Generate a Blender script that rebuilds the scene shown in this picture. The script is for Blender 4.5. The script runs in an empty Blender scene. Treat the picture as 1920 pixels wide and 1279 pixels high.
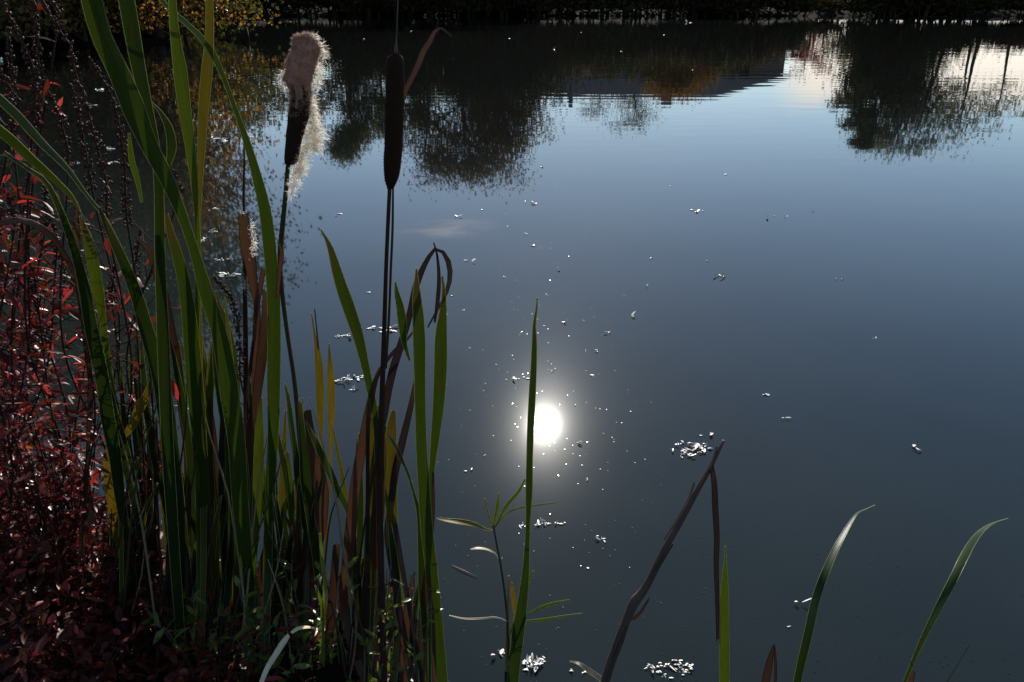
import bpy, math, random
from mathutils import Vector, Matrix, noise as mnoise

S = bpy.context.scene
COL = S.collection
RND = random.Random(7)

# ------------------------------------------------------------------ camera model
F = 1507.0            # focal length in photo pixels (1920 wide)
PITCH = math.radians(24.0)
H = 1.4               # eye height above the water
CP, SP = math.cos(PITCH), math.sin(PITCH)
CAMP = Vector((0, 0, H))

def ray(px, py):
    x, y = (px - 960) / F, -(py - 639.5) / F
    return Vector((x, CP + y * SP, -SP + y * CP))

def P(px, py, d):
    """point seen at a photo position, standing d metres out"""
    r = ray(px, py)
    return CAMP + r * (d / r.y)

def W(px, py, z=0.0):
    """point of the water sheet seen at a photo position"""
    r = ray(px, py)
    return CAMP + r * ((z - H) / r.z)

def M(px, py, d):
    """point whose mirror image in the water is seen at a photo position"""
    r = ray(px, py)
    t = d / r.y
    return Vector((r.x * t, d, -H - r.z * t))

# ------------------------------------------------------------------ helpers
def tag(o, label=None, cat=None, group=None, kind=None):
    if label: o['label'] = label
    if cat: o['category'] = cat
    if group: o['group'] = group
    if kind: o['kind'] = kind
    return o

def empty(name, loc, label=None, cat=None, group=None):
    o = bpy.data.objects.new(name, None)
    o.empty_display_size = .05
    COL.objects.link(o)
    o.location = loc
    return tag(o, label, cat, group)

class MB:
    """collects faces in world space, builds one mesh object"""
    def __init__(s):
        s.v, s.f, s.m, s.uv = [], [], [], []
    def vert(s, p, uv=(0, 0)):
        s.v.append((p[0], p[1], p[2])); s.uv.append(uv); return len(s.v) - 1
    def face(s, idx, m=0):
        s.f.append(tuple(idx)); s.m.append(m)
    def tube(s, pts, radii, sides=6, m=0, cap=True):
        rings = []
        n = len(pts)
        ref = Vector((.31, .87, .38))
        L = 0
        for i in range(n):
            t = (pts[min(i + 1, n - 1)] - pts[max(i - 1, 0)])
            if t.length < 1e-9: t = Vector((0, 0, 1))
            t.normalize()
            a = t.cross(ref)
            if a.length < 1e-3: a = t.cross(Vector((1, 0, 0)))
            a.normalize(); b = t.cross(a)
            if i: L += (pts[i] - pts[i - 1]).length
            ring = []
            for k in range(sides):
                th = 2 * math.pi * k / sides
                ring.append(s.vert(pts[i] + (a * math.cos(th) + b * math.sin(th)) * radii[i], (k / sides, L * 10)))
            rings.append(ring)
        for i in range(n - 1):
            for k in range(sides):
                k2 = (k + 1) % sides
                s.face((rings[i][k], rings[i][k2], rings[i + 1][k2], rings[i + 1][k]), m)
        if cap:
            s.face(rings[0][::-1], m); s.face(rings[-1], m)
    def ball(s, c, rx, ry, rz, m=0, sides=6, rows=3, rot=None):
        top = []
        rings = []
        for j in range(rows + 1):
            ph = math.pi * j / rows
            if j in (0, rows):
                p = Vector((0, 0, rz * math.cos(ph)))
                if rot: p = rot @ p
                rings.append([s.vert(c + p)])
            else:
                r = []
                for k in range(sides):
                    th = 2 * math.pi * k / sides
                    p = Vector((rx * math.sin(ph) * math.cos(th), ry * math.sin(ph) * math.sin(th), rz * math.cos(ph)))
                    if rot: p = rot @ p
                    r.append(s.vert(c + p))
                rings.append(r)
        for j in range(rows):
            A, B = rings[j], rings[j + 1]
            for k in range(sides):
                k2 = (k + 1) % sides
                if len(A) == 1: s.face((A[0], B[k], B[k2]), m)
                elif len(B) == 1: s.face((A[k], B[0], A[k2]), m)
                else: s.face((A[k], B[k], B[k2], A[k2]), m)
    def leaf(s, base, d, n, L, Wd, m=0, curl=.15, seg=3):
        """small pointed leaf blade, folded along its midrib and drooping"""
        d = d.normalized(); side = d.cross(n)
        if side.length < 1e-4: side = d.cross(Vector((.3, .5, .8)))
        side.normalize(); n = side.cross(d).normalized()
        rows = []
        for i in range(seg + 1):
            t = i / seg
            w = Wd * .5 * math.sin(math.pi * min(.97, (t * .9 + .08))) ** .8
            c = base + d * (L * t) - n * (curl * L * t * t)
            if i == seg:
                rows.append((s.vert(c, (.5, 1)),))
            else:
                rows.append((s.vert(c - side * w + n * (w * .35), (0, t)), s.vert(c, (.5, t)), s.vert(c + side * w + n * (w * .35), (1, t))))
        for i in range(seg):
            A, B = rows[i], rows[i + 1]
            if len(B) == 3:
                s.face((A[0], A[1], B[1], B[0]), m); s.face((A[1], A[2], B[2], B[1]), m)
            else:
                s.face((A[0], A[1], B[0]), m); s.face((A[1], A[2], B[0]), m)
    def build(s, name, mats, parent=None, smooth=True, color=None, origin=None):
        if not isinstance(mats, (list, tuple)): mats = [mats]
        o0 = Vector(origin) if origin is not None else (Vector(parent.matrix_world.translation) if parent else Vector((0, 0, 0)))
        if parent is not None and origin is None:
            o0 = WORLD_LOC[parent.name]
        me = bpy.data.meshes.new(name)
        me.from_pydata([(x - o0.x, y - o0.y, z - o0.z) for x, y, z in s.v], [], s.f)
        for mt in mats: me.materials.append(mt)
        me.polygons.foreach_set('material_index', s.m)
        me.polygons.foreach_set('use_smooth', [smooth] * len(s.f))
        ul = me.uv_layers.new(name='UVMap')
        li = [0] * len(me.loops); me.loops.foreach_get('vertex_index', li)
        flat = []
        for i in li: flat.extend(s.uv[i])
        ul.data.foreach_set('uv', flat)
        me.update()
        o = bpy.data.objects.new(name, me); COL.objects.link(o)
        if parent is not None:
            o.parent = parent
            WORLD_LOC[o.name] = o0.copy()
        else:
            o.location = o0
            WORLD_LOC[o.name] = o0.copy()
        if color: o.color = (*color, 1)
        return o
WORLD_LOC = {}

def thing(name, loc, label, cat, group=None):
    o = empty(name, loc, label, cat, group)
    WORLD_LOC[o.name] = Vector(loc)
    return o

def spline(pts, n):
    """Catmull-Rom through Vectors (any size tuples), n samples"""
    k = len(pts)
    # chord-length parameter
    ts = [0.0]
    for i in range(1, k):
        ts.append(ts[-1] + max(1e-6, math.dist(pts[i][:3], pts[i - 1][:3])))
    out = []
    for j in range(n):
        T = ts[-1] * j / (n - 1)
        i = 0
        while i < k - 2 and ts[i + 1] < T: i += 1
        u = (T - ts[i]) / (ts[i + 1] - ts[i])
        p1, p2 = pts[i], pts[i + 1]
        d = ts[i + 1] - ts[i]
        def tan(q):
            a, b = max(0, q - 1), min(k - 1, q + 1)
            w = (ts[b] - ts[a])
            return [(pts[b][c] - pts[a][c]) / w * d for c in range(len(p1))]
        m1, m2 = tan(i), tan(i + 1)
        h00 = 2*u**3 - 3*u*u + 1; h10 = u**3 - 2*u*u + u; h01 = -2*u**3 + 3*u*u; h11 = u**3 - u*u
        out.append([h00*p1[c] + h10*m1[c] + h01*p2[c] + h11*m2[c] for c in range(len(p1))])
    return out

# ------------------------------------------------------------------ materials
def newmat(name):
    m = bpy.data.materials.new(name); m.use_nodes = True
    nt = m.node_tree
    for n in list(nt.nodes): nt.nodes.remove(n)
    out = nt.nodes.new('ShaderNodeOutputMaterial')
    return m, nt, out

def nd(nt, t, **kw):
    n = nt.nodes.new(t)
    for k, v in kw.items():
        if hasattr(n, k): setattr(n, k, v)
    return n

def mixc(nt, fac, a, b, mode='MIX'):
    n = nt.nodes.new('ShaderNodeMix'); n.data_type = 'RGBA'; n.blend_type = mode
    for s, v in ((0, fac), (6, a), (7, b)):
        if hasattr(v, 'is_linked') or hasattr(v, 'links'): nt.links.new(v, n.inputs[s])
        elif s == 0: n.inputs[0].default_value = v
        else: n.inputs[s].default_value = (*v, 1)
    return n.outputs[2]

def mathn(nt, op, a, b=None, c=None, clamp=False):
    n = nt.nodes.new('ShaderNodeMath'); n.operation = op; n.use_clamp = clamp
    for i, v in enumerate((a, b, c)):
        if v is None: continue
        if hasattr(v, 'links'): nt.links.new(v, n.inputs[i])
        else: n.inputs[i].default_value = v
    return n.outputs[0]

def ramp(nt, fac, lo, hi):
    n = nt.nodes.new('ShaderNodeMapRange'); n.interpolation_type = 'SMOOTHSTEP'
    nt.links.new(fac, n.inputs['Value'])
    n.inputs['From Min'].default_value = lo; n.inputs['From Max'].default_value = hi
    return n.outputs['Result']

def noise_tex(nt, vec, scale, detail=3, rough=.55, stretch=None):
    if stretch:
        mp = nt.nodes.new('ShaderNodeMapping'); mp.inputs['Scale'].default_value = stretch
        nt.links.new(vec, mp.inputs['Vector']); vec = mp.outputs[0]
    n = nt.nodes.new('ShaderNodeTexNoise')
    nt.links.new(vec, n.inputs['Vector'])
    n.inputs['Scale'].default_value = scale; n.inputs['Detail'].default_value = detail; n.inputs['Roughness'].default_value = rough
    return n.outputs['Fac']

def leaf_mat(name, col=None, trans=(1.5, 1.5, .6), tfac=.45, rough=.38, spec=.45, streak=True, vary=.35):
    """leaf skin: reflects and lets light through; colour from the object unless given"""
    m, nt, out = newmat(name)
    L = nt.links.new
    tc = nd(nt, 'ShaderNodeTexCoord')
    if col is None:
        oi = nd(nt, 'ShaderNodeObjectInfo'); base = oi.outputs['Color']
    else:
        rgb = nd(nt, 'ShaderNodeRGB'); rgb.outputs[0].default_value = (*col, 1); base = rgb.outputs[0]
    if streak:
        st = noise_tex(nt, tc.outputs['UV'], 1.0, 2, .5, (26, 1.2, 1))
        st2 = noise_tex(nt, tc.outputs['UV'], 1.0, 3, .6, (3, 9, 1))
    else:
        st = noise_tex(nt, tc.outputs['Object'], 40, 2)
        st2 = noise_tex(nt, tc.outputs['Object'], 9, 2)
    v = mathn(nt, 'MULTIPLY_ADD', mathn(nt, 'ADD', st, st2), vary * 1.4, 1 - vary * 1.4)
    hsv = nd(nt, 'ShaderNodeHueSaturation'); L(base, hsv.inputs['Color']); L(v, hsv.inputs['Value'])
    L(mathn(nt, 'MULTIPLY_ADD', st2, .05, .475), hsv.inputs['Hue'])
    c = hsv.outputs[0]
    if streak:      # tips die back to brown
        su = nd(nt, 'ShaderNodeSeparateXYZ'); L(tc.outputs['UV'], su.inputs[0])
        tip = ramp(nt, mathn(nt, 'ADD', su.outputs[1], mathn(nt, 'MULTIPLY_ADD', st, .16, -.08)), .10, -.01)
        c = mixc(nt, tip, c, (.085, .055, .026))
    # brown spots
    spots = ramp(nt, noise_tex(nt, tc.outputs['Object'], 55, 3, .7), .66, .74)
    c = mixc(nt, mathn(nt, 'MULTIPLY', spots, .5), c, (.05, .028, .012))
    pb = nd(nt, 'ShaderNodeBsdfPrincipled'); L(c, pb.inputs['Base Color'])
    pb.inputs['Roughness'].default_value = rough; pb.inputs['Specular IOR Level'].default_value = spec
    bm = nd(nt, 'ShaderNodeBump'); bm.inputs['Strength'].default_value = .25; bm.inputs['Distance'].default_value = .002
    L(st, bm.inputs['Height']); L(bm.outputs[0], pb.inputs['Normal'])
    tr = nd(nt, 'ShaderNodeBsdfTranslucent')
    L(mixc(nt, 1.0, c, trans, 'MULTIPLY'), tr.inputs['Color'])
    mx = nd(nt, 'ShaderNodeMixShader'); mx.inputs[0].default_value = tfac
    L(pb.outputs[0], mx.inputs[1]); L(tr.outputs[0], mx.inputs[2]); L(mx.outputs[0], out.inputs['Surface'])
    return m

def solid_mat(name, col, col2=None, scale=30, rough=.7, spec=.3, bump=.3, dist=.002, sheen=0, stretch=None, useobj=False):
    m, nt, out = newmat(name)
    L = nt.links.new
    tc = nd(nt, 'ShaderNodeTexCoord')
    nf = noise_tex(nt, tc.outputs['Object'], scale, 4, .6, stretch)
    if useobj:
        oi = nd(nt, 'ShaderNodeObjectInfo')
        c = mixc(nt, nf, oi.outputs['Color'], mixc(nt, 1.0, oi.outputs['Color'], (.4, .38, .35), 'MULTIPLY'))
    else:
        c = mixc(nt, nf, col, col2 or tuple(x * .45 for x in col))
    pb = nd(nt, 'ShaderNodeBsdfPrincipled'); L(c, pb.inputs['Base Color'])
    pb.inputs['Roughness'].default_value = rough; pb.inputs['Specular IOR Level'].default_value = spec
    if sheen:
        pb.inputs['Sheen Weight'].default_value = sheen; pb.inputs['Sheen Roughness'].default_value = .4
    if bump:
        bm = nd(nt, 'ShaderNodeBump'); bm.inputs['Strength'].default_value = bump; bm.inputs['Distance'].default_value = dist
        L(nf, bm.inputs['Height']); L(bm.outputs[0], pb.inputs['Normal'])
    L(pb.outputs[0], out.inputs['Surface'])
    return m

def fuzz_mat(name, col, tfac=.55):
    m, nt, out = newmat(name)
    L = nt.links.new
    tc = nd(nt, 'ShaderNodeTexCoord')
    nf = noise_tex(nt, tc.outputs['Object'], 60, 3)
    c = mixc(nt, nf, col, tuple(x * .55 for x in col))
    df = nd(nt, 'ShaderNodeBsdfDiffuse'); L(c, df.inputs['Color'])
    tr = nd(nt, 'ShaderNodeBsdfTranslucent'); L(c, tr.inputs['Color'])
    mx = nd(nt, 'ShaderNodeMixShader'); mx.inputs[0].default_value = tfac
    L(df.outputs[0], mx.inputs[1]); L(tr.outputs[0], mx.inputs[2]); L(mx.outputs[0], out.inputs['Surface'])
    return m

MAT = {}
MAT['blade'] = leaf_mat('cattail_blade', None, (.40, .35, .17), .42, .38, .30, True, .62)
MAT['margin'] = leaf_mat('sunlit_blade_rim', (.42, .45, .22), (1.1, 1.1, .7), .55, .3, .6, False, .2)  # pale edge colour imitates sunlight caught on the leaf rims
MAT['dry'] = leaf_mat('dry_blade', None, (.60, .46, .40), .3, .5, .3, True, .55)
MAT['stem'] = solid_mat('reed_stem', (.05, .05, .018), (.03, .022, .012), 30, .5, .4, .3, .001, 0, (1, 1, .05))
MAT['spike'] = solid_mat('seed_spike_velvet', (.030, .014, .008), (.016, .008, .006), 400, .85, .10, .8, .0012, 0)
MAT['fluff'] = fuzz_mat('seed_fluff', (.98, .90, .78), .78)
MAT['fluffdark'] = fuzz_mat('matted_fluff', (.52, .34, .26), .42)
MAT['velvet'] = fuzz_mat('velvet_nap', (.06, .03, .02), .4)
MAT['lstem'] = solid_mat('dark_herb_stem', (.045, .022, .016), (.02, .011, .009), 60, .7, .15, .2, .0006)
MAT['capsule'] = solid_mat('seed_capsule', (.085, .032, .020), (.03, .013, .009), 300, .6, .12, .5, .0006)
MAT['red1'] = leaf_mat('crimson_leaf', (.31, .042, .038), (1.3, .9, .85), .45, .38, .35, False, .35)
MAT['red2'] = leaf_mat('dark_red_leaf', (.115, .022, .014), (1.35, .9, .8), .4, .32, .45, False, .35)
MAT['red3'] = leaf_mat('maroon_dry_leaf', (.085, .022, .011), (1.4, .85, .7), .34, .45, .22, False, .4)
MAT['orange'] = leaf_mat('orange_leaf', (.28, .07, .015), (1.6, 1.1, .6), .5, .35, .5, False, .3)
MAT['weed'] = leaf_mat('weed_leaf', (.11, .15, .022), (1.6, 1.5, .5), .45, .32, .5, False, .3)
MAT['straw'] = solid_mat('dry_straw', (.30, .22, .12), (.16, .11, .06), 60, .55, .35, .3, .0008)
MAT['flake'] = solid_mat('glint_white_scrap', (.88, .85, .76), (.74, .70, .60), 200, .35, .5, .2, .001)  # near-white colour carries the sun glints on the wet scraps
MAT['wetscrap'] = solid_mat('wet_scrap', (.30, .26, .17), (.12, .09, .05), 150, .3, .5, .2, .001)
MAT['cream'] = solid_mat('bleached_stem', (.80, .66, .42), (.55, .44, .27), 40, .45, .4, .2, .001)
MAT['bark'] = solid_mat('bark', (.05, .04, .032), (.022, .018, .015), 6, .9, .2, .8, .03, 0, (1, 1, .3))
MAT['barkpale'] = solid_mat('pale_bark', (.16, .14, .11), (.06, .05, .04), 6, .9, .2, .8, .03, 0, (1, 1, .3))

# ------------------------------------------------------------------ sun and sky
rs = ray(1020, 797); rs = Vector((rs.x, rs.y, -rs.z)).normalized()
SUN_EL = math.asin(rs.z); SUN_AZ = math.atan2(rs.x, rs.y)
sl = bpy.data.lights.new('sun', 'SUN'); sl.energy = 5.0; sl.angle = math.radians(.53); sl.color = (1, .95, .86)
so = bpy.data.objects.new('sun', sl); COL.objects.link(so)
so.rotation_euler = rs.to_track_quat('Z', 'Y').to_euler(); so.location = (0, 0, 30)

wd = bpy.data.worlds.new('World'); S.world = wd; wd.use_nodes = True
nt = wd.node_tree
for n in list(nt.nodes): nt.nodes.remove(n)
wo = nt.nodes.new('ShaderNodeOutputWorld'); bg = nt.nodes.new('ShaderNodeBackground')
sk = nt.nodes.new('ShaderNodeTexSky'); sk.sky_type = 'NISHITA'; sk.sun_disc = False
sk.sun_elevation = SUN_EL; sk.sun_rotation = SUN_AZ; sk.dust_density = .12; sk.air_density = 1.0; sk.ozone_density = 1.8; sk.altitude = 100
SKY = .115
bg.inputs['Strength'].default_value = SKY
tc = nt.nodes.new('ShaderNodeTexCoord')
sx = nt.nodes.new('ShaderNodeSeparateXYZ'); nt.links.new(tc.outputs['Generated'], sx.inputs[0])
az = mathn(nt, 'ARCTAN2', sx.outputs[0], sx.outputs[1])
el = mathn(nt, 'ARCSINE', sx.outputs[2])
# low cumulus bank over the far right shore
n1 = noise_tex(nt, tc.outputs['Generated'], 9, 6, .6, (1, 1, 2.2))
n2 = noise_tex(nt, tc.outputs['Generated'], 3, 3, .5, (1, 1, 2))
top = mathn(nt, 'MULTIPLY_ADD', n2, .05, .095)
hi = mathn(nt, 'SUBTRACT', top, el)
cl = ramp(nt, mathn(nt, 'MULTIPLY_ADD', n1, .09, mathn(nt, 'SUBTRACT', hi, .045)), -.012, .03)
azm = ramp(nt, az, .29, .35)
cl = mathn(nt, 'MULTIPLY', cl, azm)
# a few thin streaks higher up
ns = noise_tex(nt, tc.outputs['Generated'], 14, 4, .6, (1, 1, 18))
wa = mathn(nt, 'SUBTRACT', 1.0, mathn(nt, 'MULTIPLY', mathn(nt, 'ABSOLUTE', mathn(nt, 'ADD', az, .083)), 14.0), None, True)
we = mathn(nt, 'SUBTRACT', 1.0, mathn(nt, 'MULTIPLY', mathn(nt, 'ABSOLUTE', mathn(nt, 'SUBTRACT', el, .280)), 60.0), None, True)
wisp = mathn(nt, 'MULTIPLY', mathn(nt, 'MULTIPLY', wa, we), ramp(nt, ns, .40, .62))
c1 = mixc(nt, cl, sk.outputs[0], (11.0, 10.2, 9.0))
c2 = mixc(nt, mathn(nt, 'MULTIPLY', wisp, .95), c1, (10.0, 10.2, 11.6))
nt.links.new(c2, bg.inputs['Color']); nt.links.new(bg.outputs[0], wo.inputs[0])

# ------------------------------------------------------------------ ground (one sheet) and water
POND = [(1.2, .78), (.3, .82), (-.12, .92), (-.22, 1.22), (-.42, 1.55), (-.75, 1.72), (-1.05, 1.85), (-1.6, 2.3), (-3.0, 3.1), (-6.0, 6.0),
        (-8.4, 10.2), (-10.3, 15), (-11.0, 18), (-10.7, 20.4), (-8.9, 21.4), (-8.6, 22.8), (-10.5, 25), (-13.5, 31), (-14.5, 38.0), (-9, 39.4), (0, 39.6),
        (9, 39.4), (16, 39.8), (24, 39.0), (33, 37), (41, 30), (44, 20), (38, 9), (22, 2.5), (8, .9)]
def pond_sd(x, y):
    """signed distance to the shoreline, > 0 on land"""
    best = 1e9; inside = False
    n = len(POND); j = n - 1
    for i in range(n):
        ax, ay = POND[j]; bx, by = POND[i]
        if (by > y) != (ay > y) and x < (ax - bx) * (y - by) / (ay - by) + bx: inside = not inside
        dx, dy = bx - ax, by - ay
        t = max(0, min(1, ((x - ax) * dx + (y - ay) * dy) / (dx * dx + dy * dy)))
        q = math.hypot(x - ax - t * dx, y - ay - t * dy)
        if q < best: best = q
        j = i
    return -best if inside else best
def ground_z(x, y):
    d = pond_sd(x, y)
    nz = mnoise.noise(Vector((x * 1.3, y * 1.3, 3))) * .04 + mnoise.noise(Vector((x * 5, y * 5, 8))) * .015
    if d < 0: return max(-.6, d * .45 - .012) + nz * .3 * min(1, -d)
    far = (.10 if y > 3 else .045) * (1 - math.exp(-d / .35)) + .9 * (1 - math.exp(-max(0, d) / 14)) + 1.3 * max(0, min(1, (d - 3) / 9)) * (1 if x < 14 else max(0, 1 - (x - 14) / 2))
    return far + nz * min(1, d * 3) + .004
def axis(c, near, n, far):
    r = []
    x = near; v = 0
    for i in range(n):
        r.append(v); v += x; x *= 1.0 + .028 + i * .00055
    k = far / r[-1] if r[-1] < far else 1
    return r
ax = axis(0, .07, 120, 500); print('axis reach', ax[-1])
xs = sorted(set([-.3 + v for v in ax] + [-.3 - v for v in ax] + [-900, 900, -700, 700]))
ys = sorted(set([1.5 + v for v in ax] + [1.5 - v for v in ax[:70]] + [900, 700]))
g = MB()
for y in ys:
    for x in xs: g.vert((x, y, ground_z(x, y)))
nx = len(xs)
for j in range(len(ys) - 1):
    for i in range(nx - 1):
        a = j * nx + i; g.face((a, a + 1, a + nx + 1, a + nx))
gm, gnt, gout = newmat('bank_soil')
gtc = nd(gnt, 'ShaderNodeTexCoord')
ga = noise_tex(gnt, gtc.outputs['Object'], 2.2, 5, .65); gb = noise_tex(gnt, gtc.outputs['Object'], 60, 4, .7)
gc = mixc(gnt, ramp(gnt, ga, .4, .62), (.009, .007, .005), (.011, .012, .006))
gc = mixc(gnt, mathn(gnt, 'MULTIPLY', gb, .6), gc, (.012, .009, .007))
gp = nd(gnt, 'ShaderNodeBsdfPrincipled'); gnt.links.new(gc, gp.inputs['Base Color']); gp.inputs['Roughness'].default_value = .9
gp.inputs['Specular IOR Level'].default_value = .02
gbm = nd(gnt, 'ShaderNodeBump'); gbm.inputs['Strength'].default_value = .3; gbm.inputs['Distance'].default_value = .02
gnt.links.new(gb, gbm.inputs['Height']); gnt.links.new(gbm.outputs[0], gp.inputs['Normal']); gnt.links.new(gp.outputs[0], gout.inputs['Surface'])
tag(g.build('ground', gm), kind='structure')

wm, wnt, wout = newmat('pond_water')
wtc = nd(wnt, 'ShaderNodeTexCoord')
pos = nd(wnt, 'ShaderNodeNewGeometry').outputs['Position']
wsx = nd(wnt, 'ShaderNodeSeparateXYZ'); wnt.links.new(pos, wsx.inputs[0])
r1 = noise_tex(wnt, pos, 3.4, .6, .35, (.30, 1.2, 1))         # small wind ripples
r2 = noise_tex(wnt, pos, 17, 2, .5, (.8, 1.1, 1))
r3 = noise_tex(wnt, pos, .9, 2, .5)
patch = noise_tex(wnt, pos, .16, 3, .6)
far = ramp(wnt, wsx.outputs[1], 4.0, 17)
amp = mathn(wnt, 'MULTIPLY', mathn(wnt, 'MULTIPLY_ADD', far, .94, .06), mathn(wnt, 'MULTIPLY_ADD', ramp(wnt, patch, .3, .7), .75, .4))
hgt = mathn(wnt, 'ADD', mathn(wnt, 'MULTIPLY', r1, .0026), mathn(wnt, 'MULTIPLY', r2, .00007))
hgt = mathn(wnt, 'ADD', mathn(wnt, 'MULTIPLY', hgt, amp), mathn(wnt, 'MULTIPLY', r3, .0010))
wb = nd(wnt, 'ShaderNodeBump'); wb.inputs['Strength'].default_value = 1.0; wb.inputs['Distance'].default_value = 1.0
wnt.links.new(hgt, wb.inputs['Height'])
wp = nd(wnt, 'ShaderNodeBsdfPrincipled')
murk = noise_tex(wnt, pos, .55, 4, .6)
# silt stirred up in the shallows by the near bank, clear dark water farther out
deep = ramp(wnt, wsx.outputs[1], 3.0, 9.0)
wnt.links.new(mixc(wnt, deep, mixc(wnt, ramp(wnt, murk, .35, .65), (.0095, .0140, .0130), (.0155, .0205, .0175)), (.0058, .0070, .0064)), wp.inputs['Base Color'])
wnt.links.new(mathn(wnt, 'MULTIPLY_ADD', far, -.013, .0265), wp.inputs['Roughness'])
wp.inputs['Anisotropic'].default_value = .55
tg = nd(wnt, 'ShaderNodeTangent', direction_type='UV_MAP'); tg.uv_map = 'UVMap'; wnt.links.new(tg.outputs[0], wp.inputs['Tangent'])
wp.inputs['IOR'].default_value = 1.333; wp.inputs['Specular IOR Level'].default_value = .5
wnt.links.new(wb.outputs[0], wp.inputs['Normal'])
# weak wide glossy lobe added, imitates camera bloom around the sun glint
wf = nd(wnt, 'ShaderNodeBsdfGlossy'); wf.inputs['Color'].default_value = (.07, .07, .07, 1); wf.inputs['Roughness'].default_value = .18; wf.inputs['Anisotropy'].default_value = -.15; wnt.links.new(tg.outputs[0], wf.inputs['Tangent'])
wnt.links.new(wb.outputs[0], wf.inputs['Normal'])
wmx = nd(wnt, 'ShaderNodeMixShader'); wmx.inputs[0].default_value = .011
wnt.links.new(wp.outputs[0], wmx.inputs[1]); wnt.links.new(wf.outputs[0], wmx.inputs[2]); wnt.links.new(wmx.outputs[0], wout.inputs['Surface'])
w = MB()
for p in ((-60, -1, 0), (60, -1, 0), (60, 60, 0), (-60, 60, 0)): w.vert(p, (p[0] / 10, p[1] / 10))
w.face((0, 1, 2, 3))
tag(w.build('water', wm), kind='structure')

# ------------------------------------------------------------------ reed blades
GREEN = (.042, .074, .011); DARK = (.024, .045, .010); OLIVE = (.12, .10, .016); LIME = (.085, .13, .014)
YELLOW = (.22, .15, .018); BROWN = (.060, .031, .018); REDB = (.095, .048, .029); PURP = (.030, .021, .021); CREAM = (.62, .54, .38)

def blade(parent, pts, dt, db, color=GREEN, tw=(10, 30), dry=False, ground=True, n=30, cup=.16, name='leaf', margin=True, pw=1.0, shine=None):
    """leaf blade: (x, y, width) along its length from the tip, standing dt metres out at the tip and db at the foot"""
    if (pts[0][1] <= -20 or pts[0][0] <= -30) and pts[0][2] > 8:      # runs on past the picture to its real tip
        (xa, ya, wa_), (xb, yb, _w) = pts[0], pts[1]
        ex, ey = (xa - xb), (ya - yb); l_ = math.hypot(ex, ey); ex /= l_; ey /= l_
        pts = [(xa + ex * 420, ya + ey * 420, 2), (xa + ex * 280, ya + ey * 280, wa_ * .55), (xa + ex * 140, ya + ey * 140, wa_ * .9)] + list(pts)
    tot = [0.0]
    for i in range(1, len(pts)): tot.append(tot[-1] + math.dist(pts[i][:2], pts[i - 1][:2]))
    q = []
    for i, (x, y, wd_) in enumerate(pts):
        d = db + (dt - db) * (1 - tot[i] / tot[-1]) ** pw
        e0, e1 = pts[max(0, i - 1)], pts[min(len(pts) - 1, i + 1)]
        wd_ *= .93 * max(.70, abs(e1[1] - e0[1]) / max(1e-6, math.dist(e0[:2], e1[:2])))
        if x < 560 or x > 1480: wd_ *= .87
        p = P(x, y, d); r = (p - CAMP).dot(Vector((0, CP, -SP)))
        q.append([p.x, p.y, p.z, wd_ / F * r])
    if ground:
        b = WORLD_LOC[parent.name]
        a = Vector(q[-1][:3])
        if a.z > b.z + .05:
            jit = Vector((RND.uniform(-.012, .012), RND.uniform(-.012, .012), -.03))
            q.append([b.x + jit.x, b.y + jit.y, b.z + jit.z, max(.005, q[-1][3] * .55)])
    n = int(n * 1.8)
    sp = spline(q, n)
    mb = MB()
    us = (-1, -.5, 0, .5, 1)
    rows = []; L = 0
    sgn = RND.choice((-1, 1))
    t0, t1 = math.radians(tw[0]), math.radians(tw[1])
    edges = ([], [])
    for i in range(n):
        p = Vector(sp[i][:3]); w_ = max(.0006, sp[i][3])
        T = Vector(sp[min(n - 1, i + 1)][:3]) - Vector(sp[max(0, i - 1)][:3])
        T.normalize()
        V = (p - CAMP).normalized()
        S0 = T.cross(V).normalized(); N0 = S0.cross(T).normalized()
        a = (t0 + (t1 - t0) * i / (n - 1)) + .10 * math.sin(i * .22 + sgn)
        if shine and i / (n - 1) < shine[1]:
            Hv = (rs - V).normalized()
            a_ = math.atan2(-Hv.dot(S0), Hv.dot(N0))
            if a_ > math.pi / 2: a_ -= math.pi
            if a_ < -math.pi / 2: a_ += math.pi
            a_ = max(-1.1, min(1.1, a_)); k_ = min(1, (shine[1] - i / (n - 1)) / .10)
            a = a + (a_ - a) * k_ * k_ * (3 - 2 * k_)
        sd = S0 * math.cos(a) + N0 * math.sin(a); nn = sd.cross(T).normalized()
        hw = .5 * w_ / max(.5, math.cos(a))
        if i: L += (p - Vector(sp[i - 1][:3])).length
        row = []
        for u in us:
            row.append(mb.vert(p + sd * (u * hw) + nn * (cup * sgn * hw * (1 - u * u)), ((u + 1) * .5 * hw * 60, i / (n - 1))))
        edges[0].append(p - sd * hw); edges[1].append(p + sd * hw)
        rows.append(row)
    for i in range(n - 1):
        for k in range(4): mb.face((rows[i][k], rows[i][k + 1], rows[i + 1][k + 1], rows[i + 1][k]), 0)
    if margin:
        for e in edges: mb.tube(e, [.0006] * n, 4, 1, False)
    return mb.build(name, [MAT['cream'] if color == CREAM else MAT['dry'] if dry else MAT['blade'], MAT['margin'] if not dry else MAT['cream'] if color == CREAM else MAT['dry']], parent, color=color)

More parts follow.
